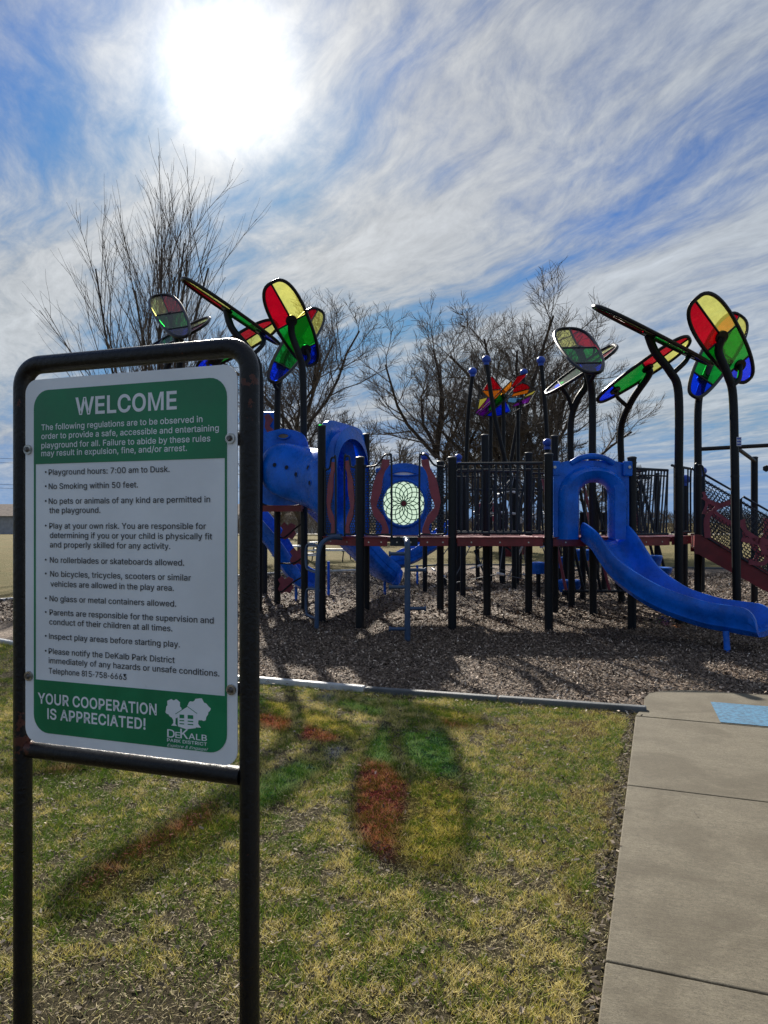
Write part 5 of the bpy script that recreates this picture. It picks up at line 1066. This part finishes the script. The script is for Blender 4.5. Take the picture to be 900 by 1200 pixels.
# rope net dome behind the railing
nt_ = thing('rope_net', 'rope climbing net behind the slatted railing, metal clamps coloured white as sun glints', 'climbing net', (3.0, 16.6, 0))
m_ = MB(); cp = MB(); apx = V(3.05, 17.0, 2.7); rim = []
for i in range(10): a = 2*math.pi*i/10; rim.append(V(3.05+math.cos(a)*1.9, 17.0+math.sin(a)*1.6, .25+.25*(i % 2)))
lev = []
for f in (.0, .28, .52, .76):
    lev.append([apx.lerp(q, 1-f)+V(0, 0, .18*math.sin(f*3)) for q in rim])
for L_ in lev:
    for i in range(10): m_.tube([L_[i], L_[(i+1) % 10]], .010, 5)
for i in range(10):
    m_.tube([L_[i] for L_ in lev]+[apx], .012, 5)
    for L_ in lev:
        t = (L_[(i+1) % 10]-L_[i]).normalized(); cp.tube([L_[i]-t*.06, L_[i]+t*.10], .028, 6)
for k in range(22):
    a = lev[random.randrange(3)][random.randrange(10)]; b = lev[random.randrange(3)][random.randrange(10)]
    if (a-b).length < 1.7: m_.tube([a, b], .010, 5); q = a.lerp(b, random.random()); t = (b-a).normalized(); cp.tube([q-t*.06, q+t*.10], .026, 6)
m_.build('rope', M['rope'], nt_); cp.build('clamps', M['ropecap'], nt_); mm = MB(); mm.tube([V(3.05, 17, 0), apx], .06, 10); mm.build('mast', M['post'], nt_, True)
for i in range(0, 10, 2): mm = MB(); mm.tube([V(rim[i].x, rim[i].y, -.05), rim[i]], .045, 8); mm.build('anchor_post', M['post'], nt_, True)
# leaning bar climber behind the hood
lb = thing('leaning_bar_climber', 'fan of dark leaning bars seen through the blue hood opening', 'climber', (3.9, 14.4, 0))
for i in range(13):
    x = 3.35+i*.17; m_ = MB(); m_.tube([V(x+.22, 14.2, .25), V(x-.14+.05*math.sin(i*2), 14.7, 2.5+.12*math.sin(i))], .030, 8); m_.build('bar', M['post'] if i % 5 else M['maroon'], lb, True)
m_ = MB(); m_.tube([V(3.4, 14.72, 2.55), V(5.4, 14.72, 2.5)], .032, 8); m_.tube([V(3.5, 14.2, .25), V(5.7, 14.2, .25)], .032, 8); m_.build('cross_rail', M['rail'], lb, True)
for x in (3.5, 5.55): mm = MB(); mm.tube([V(x, 14.75, 0), V(x, 14.75, 2.6)], .055, 10); mm.build('post', M['post'], lb, True)
# stepping pods
def pod(px, py, d, r, label, h=.2):
    b = gb(px, d); z = CH+(HY-py)/FPX*d; th_ = thing('stepping_pod', label, 'stepping pod', b, 'blue stepping pods')
    m_ = MB(); c = V(b.x, b.y, z)
    m_.loft([circ(c+V(0, 0, dz), V(1, 0, 0), V(0, 1, 0), rr, rr, 20) for dz, rr in ((-h, r*.72), (-.03, r*.95), (0, r), (.03, r*.97), (.04, r*.85))], True, True, True); m_.build('pod_seat', M['blue'], th_, True)
    m_ = MB(); m_.tube([b, c+V(0, 0, -h)], .05, 10); m_.build('pod_post', M['post'], th_, True)
pod(631, 661, 15.2, .22, 'blue stepping pod left of the third front post')
pod(661, 655, 15.8, .16, 'small blue stepping pod between the post and the slide')
pod(683, 646, 15.8, .26, 'highest blue stepping pod just behind the slide top')
pod(667, 682, 14.6, .26, 'lowest blue stepping pod under the deck')
pod(764, 653, 14.2, .20, 'upper blue stepping pod to the right of the slide chute')
pod(775, 667, 13.6, .20, 'lower blue stepping pod to the right of the slide chute', .12)
# maroon supports and further posts of the rear structure
rs = thing('rear_play_structure', 'rear play structure of dark posts and maroon panels seen under the deck', 'play structure', (2.5, 20, 0))
for px, d, ty, mt in ((543, 21.5, 545, 'post'), (609, 20, 585, 'post'), (588, 19, 590, 'post'), (560, 20, 575, 'post'), (700, 19.5, 590, 'post'), (655, 18, 575, 'post'), (728, 19, 590, 'maroon'), (693, 17.5, 600, 'maroon')):
    b = gb(px, d); m_ = MB(); m_.tube([b, V(b.x+random.uniform(-.1, .1), b.y, CH+(HY-ty)/FPX*d)], .06, 10); m_.build('post', M[mt], rs, True)
for px, py, d, w_, h in ((600, 645, 20, .5, .35), (618, 640, 21, .3, .5), (655, 588, 18, .45, .5), (572, 600, 20, .5, .5)):
    m_ = MB(); m_.box(P(px, py, d), (w_, .05, h)); m_.build('side_panel', M['maroon'], rs, bevel=.03)
for (a, b) in (((556, 645), (575, 690)), ((575, 628), (612, 655)), ((590, 690), (612, 640)), ((640, 640), (720, 643)), ((560, 643), (566, 640)), ((650, 668), (690, 668))):
    m_ = MB(); m_.tube([P(*a, 19.5), P(*b, 19)], .028, 8); m_.build('step_bar', M['ropecap'] if a[0] == 590 else M['rail'], rs, True)
m_ = MB(); m_.prism([(1.9, 19, 1.2), (5.5, 19, 1.2), (5.5, 21, 1.2), (1.9, 21, 1.2)], (0, 0, .08)); m_.build('deck_plate', M['maroon'], rs)
# curved railing bars of rear structure (bamboo like, seen through the front railing)
for i in range(13):
    x = 1.75+i*.17; m_ = MB(); y = 15.6
    m_.tube(smooth_path([V(x, y, 1.1), V(x+.06*math.sin(i*1.7), y, 1.8), V(x+.13*math.sin(i), y, 2.45+.12*math.sin(i*.9))], 3), .024, 6); m_.build('wavy_bar', M['rail'], rs, True)
m_ = MB(); m_.tube([V(1.7, 15.6, 1.12), V(3.9, 15.6, 1.12)], .025, 6); m_.tube([V(1.7, 15.6, 2.3), V(3.9, 15.6, 2.3)], .025, 6); m_.build('cross_rail', M['rail'], rs, True)
for x in (1.7, 3.9): m_ = MB(); m_.tube([V(x, 15.6, 0), V(x, 15.6, 2.6)], .06, 10); m_.build('post', M['post'], rs, True)

# ---------------------------------------------------------------- picnic tables
def picnic(c, label, ang=0.):
    th_ = thing('picnic_table', label, 'picnic table', c, 'picnic tables beyond the play area')
    X = V(math.cos(ang), math.sin(ang), 0); Y = V(-X.y, X.x, 0)
    m_ = MB(); m_.box(c+V(0, 0, .75), (1.9, .75, .05), X, Y); m_.build('table_top', M['tabletop'], th_, bevel=.01)
    for s in (-1, 1): m_ = MB(); m_.box(c+Y*s*.68+V(0, 0, .44), (1.9, .27, .045), X, Y); m_.build('bench', M['tabletop'], th_, bevel=.01)
    for s in (-1, 1):
        q = c+X*s*.65; m_ = MB(); m_.tube([q-Y*.7, q-Y*.35+V(0, 0, .72)], .025, 6); m_.tube([q+Y*.7, q+Y*.35+V(0, 0, .72)], .025, 6); m_.tube([q-Y*.72+V(0, 0, .41), q+Y*.72+V(0, 0, .41)], .025, 6); m_.build('leg_frame', M['post'], th_, True)
picnic(V(-3.05, 26, 0), 'white topped picnic table on the field seen under the left platform', .12)
picnic(V(-2.2, 30.5, 0), 'white picnic table farther back, seen just right of the first table', -.2)

# ---------------------------------------------------------------- trees
def make_tree(name, label, base, height, seed, style, bark='bark', spread=.5, r0=.28, levels=4, kids=(7, 7, 6, 5), group='bare trees beyond the play area', twig=.012):
    rd = random.Random(seed); th_ = thing(name, label, 'tree', base, group); trunk = MB(); crown = MB(); base = Vector(base)
    def branch(p, d, L, r, lvl):
        n = 5 if lvl < 2 else 4; pts = [p]; dirs = [d]
        for i in range(n):
            wig = .12 if lvl == 0 else ((.055 if lvl == 1 else .10) if style == 'vase' else .20)
            upb = (.07 if style == 'vase' else .10) if lvl else .02
            d = (d+Vector((rd.gauss(0, wig), rd.gauss(0, wig), rd.gauss(0, wig*.7)+upb))).normalized(); p = p+d*L/n; pts.append(p); dirs.append(d)
        r1 = max(r*.42, twig*.45)
        rad = [r+(r1-r)*i/n for i in range(n+1)]
        (trunk if lvl < 2 else crown).tube(pts, rad, 8 if lvl == 0 else (6 if lvl == 1 else (4 if lvl == 2 else 3)), cap=False)
        if lvl >= levels: return
        nk = kids[lvl]
        for j in range(nk):
            f = (.30 if lvl == 0 else .18)+(.82 if lvl else .70)*(j+rd.random()*.6)/nk; f = min(f, .999); i = int(f*n); q = pts[i].lerp(pts[i+1], f*n-i)
            ang = rd.uniform(.20, .48) if style == 'vase' else rd.uniform(.45, 1.0)
            ax = dirs[i].cross(Vector((rd.gauss(0, 1), rd.gauss(0, 1), rd.gauss(0, 1)))).normalized()
            nd = Matrix.Rotation(ang, 3, ax) @ dirs[i]
            if nd.z < -.1: nd.z *= -.4; nd.normalize()
            branch(q, nd, L*rd.uniform(.42, .66)*(1.05-.35*f if lvl else 1)*(.8 if style == 'vase' else 1), max(r*(1-.55*f)*.46, twig), lvl+1)
    if style == 'vase':
        for k in range(14):
            a = 2*math.pi*k/14+rd.random(); s = rd.uniform(.04, spread); d = Vector((math.cos(a)*s, math.sin(a)*s, 1)).normalized()
            branch(base+V(math.cos(a)*.12, math.sin(a)*.12, 0), d, height*rd.uniform(.72, .95), r0*rd.uniform(.35, .6), 1)
    else:
        branch(base, Vector((rd.uniform(-.08, .08), 0, 1)).normalized(), height*.50, r0, 0)
        for k in range(3):
            a = rd.uniform(0, 6.28); s = rd.uniform(.1, spread); branch(base+V(0, 0, height*rd.uniform(.12, .35)), Vector((math.cos(a)*s, math.sin(a)*s, 1)).normalized(), height*rd.uniform(.5, .62), r0*.62, 1)
        top = base+V(0, 0, height*.45)
        for k in range(4):
            a = rd.uniform(0, 6.28); s = rd.uniform(.1, spread*.8); branch(top, Vector((math.cos(a)*s, math.sin(a)*s, 1)).normalized(), height*rd.uniform(.40, .55), r0*.55, 1)
    trunk.build('trunk', M[bark], th_, True); crown.build('crown', M['twig'] if bark == 'bark' else M[bark], th_)
    return th_
make_tree('bare_tree', 'upright vase shaped bare tree with thin ascending stems above the sign', gb(178, 29), 13.4, 5, 'vase', spread=.17, r0=.15, levels=3, kids=(0, 13, 9), twig=.008)
make_tree('bare_tree', 'bare tree behind the left glass petals with one long branch reaching right', gb(352, 33), 11.4, 8, 'round', spread=.7, r0=.16, kids=(8, 8, 8, 8), twig=.009)
make_tree('bare_tree', 'broad dense bare tree behind the peg climber and rosette panel', gb(512, 43), 12.0, 15, 'round', spread=.95, r0=.22, kids=(9, 8, 8, 9), twig=.012)
make_tree('bare_tree', 'tallest wide crowned bare tree behind the butterfly panels', gb(606, 40), 13.2, 21, 'round', spread=.95, r0=.25, kids=(9, 9, 8, 10), twig=.012)
make_tree('bare_tree', 'bare tree with dark leaning trunk behind the grey petal', gb(648, 42), 12.6, 34, 'round', spread=.9, r0=.22, kids=(8, 8, 8, 9), twig=.012)
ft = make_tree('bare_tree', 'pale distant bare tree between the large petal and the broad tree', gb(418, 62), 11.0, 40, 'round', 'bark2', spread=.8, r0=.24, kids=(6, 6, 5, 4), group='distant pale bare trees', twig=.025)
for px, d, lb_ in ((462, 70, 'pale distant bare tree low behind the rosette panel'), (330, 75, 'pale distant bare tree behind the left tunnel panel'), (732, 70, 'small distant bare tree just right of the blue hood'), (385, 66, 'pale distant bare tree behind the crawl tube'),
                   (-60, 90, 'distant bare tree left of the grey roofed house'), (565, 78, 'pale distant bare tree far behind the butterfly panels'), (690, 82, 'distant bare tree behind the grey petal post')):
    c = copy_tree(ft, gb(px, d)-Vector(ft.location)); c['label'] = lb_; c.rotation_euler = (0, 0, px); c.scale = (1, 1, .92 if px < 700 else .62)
# shrubs along the horizon
def hedge(name, x0, x1, y, h, n, tint, label):
    V_ = []; T_ = []
    x = rng.uniform(x0, x1, n); yy = y+rng.normal(0, 2.2, n); hh = h*(.35+.65*vnoise(x, yy, .22, 9)); z = rng.random(n)**.8*hh
    l = rng.uniform(.3, 1.0, n); a = rng.uniform(0, 6.28, n); up = rng.uniform(.4, 1.4, n)
    dx = np.cos(a)*l*.5; dy = np.sin(a)*l*.5; w_ = .022
    pts = np.zeros((n, 3, 3)); pts[:, 0] = np.stack([x-w_, yy, z], 1); pts[:, 1] = np.stack([x+w_, yy, z], 1); pts[:, 2] = np.stack([x+dx, yy+dy, z+up*.6], 1)
    t_ = np.array(tint)[None]*rng.uniform(.6, 1.4, (n, 1))
    tag(scatter_mesh(name, pts.reshape(-1, 3), 3, t_, M['chip']), label, 'shrubs', kind='stuff')
hedge('brush', 8, 70, 88, 3.4, 26000, (.15, .12, .09), 'low leafless brown brush along the far right horizon')
hedge('brush', -40, 10, 92, 4.2, 30000, (.17, .14, .11), 'low leafless brush along the far horizon behind the slides')
hedge('brush', -140, -62, 115, 4.0, 16000, (.16, .13, .10), 'low leafless brush beyond the houses at far left')

# ---------------------------------------------------------------- houses
def house(c, w_, dp, hw, hr, wall, label, ang=0.):
    th_ = thing('house', label, 'house', c); X = V(math.cos(ang), math.sin(ang), 0); Y = V(-X.y, X.x, 0); c = Vector(c)
    m_ = MB(); m_.box(c+V(0, 0, hw/2), (w_, dp, hw), X, Y); m_.build('wall', M[wall], th_)
    a, b = w_/2+.5, dp/2+.5; m_ = MB()
    p = lambda x, y, z: c+X*x+Y*y+V(0, 0, z)
    m_.add([p(-a, -b, hw-.05), p(a, -b, hw-.05), p(a, b, hw-.05), p(-a, b, hw-.05), p(-a+2.5, 0, hw+hr), p(a-2.5, 0, hw+hr)], [(0, 1, 5, 4), (2, 3, 4, 5), (1, 2, 5), (3, 0, 4), (3, 2, 1, 0)]); rf = m_.build('roof', M['roof'], th_)
    m_ = MB(); m_.box(p(w_*.2, 1, hw+hr), (.8, .8, 1.4), X, Y); m_.build('chimney', M['wall1'], rf)
    for i in range(5):
        x = -w_/2+w_*(i+.5)/5; m_ = MB(); m_.box(p(x, -dp/2-.02, 1.55), (1.4, .08, 1.2), X, Y); f = m_.build('window', M['wall2'], th_)
        m_ = MB(); m_.box(p(x, -dp/2-.07, 1.55), (1.2, .04, 1.0), X, Y); m_.build('pane', M['pane_dark'], f)
    m_ = MB(); m_.box(p(w_*.1*0+w_*.30, -dp/2-.03, 1.05), (1.0, .06, 2.1), X, Y); m_.build('door', M['wall2'], th_)
house(V(-53.5, 104, 0), 17, 9, 2.5, 1.7, 'wall1', 'grey sided single storey house with brown roof at the far left horizon')
house(V(-14, 112, 0), 20, 9, 2.7, 1.9, 'wall2', 'pale distant house low on the horizon seen under the left platform', .1)
house(V(-88, 120, 0), 16, 9, 2.6, 1.8, 'wall2', 'pale single storey house left of the grey one, at frame edge', -.1)
# utility line at far left
up = thing('utility_pole', 'wooden utility pole with crossarm at the far left', 'utility pole', (-76, 118, 0))
m_ = MB(); m_.tube([V(-76, 118, 0), V(-76, 118, 12.5)], [.18, .12], 8); m_.build('pole', M['wood'], up, True)
m_ = MB(); m_.box(V(-76, 118, 11.7), (2.4, .12, .14)); m_.build('crossarm', M['wood'], up)
m_ = MB()
for z, y in ((12.4, 117.6), (11.75, 118.3), (8.2, 118), (7.6, 118)):
    m_.tube([V(-76+(30+76)*i/12, y, z-1.0*4*(i/12)*(1-i/12)+.0*i) for i in range(13)], .025, 4)
m_.build('overhead_wires', M['post'], up)
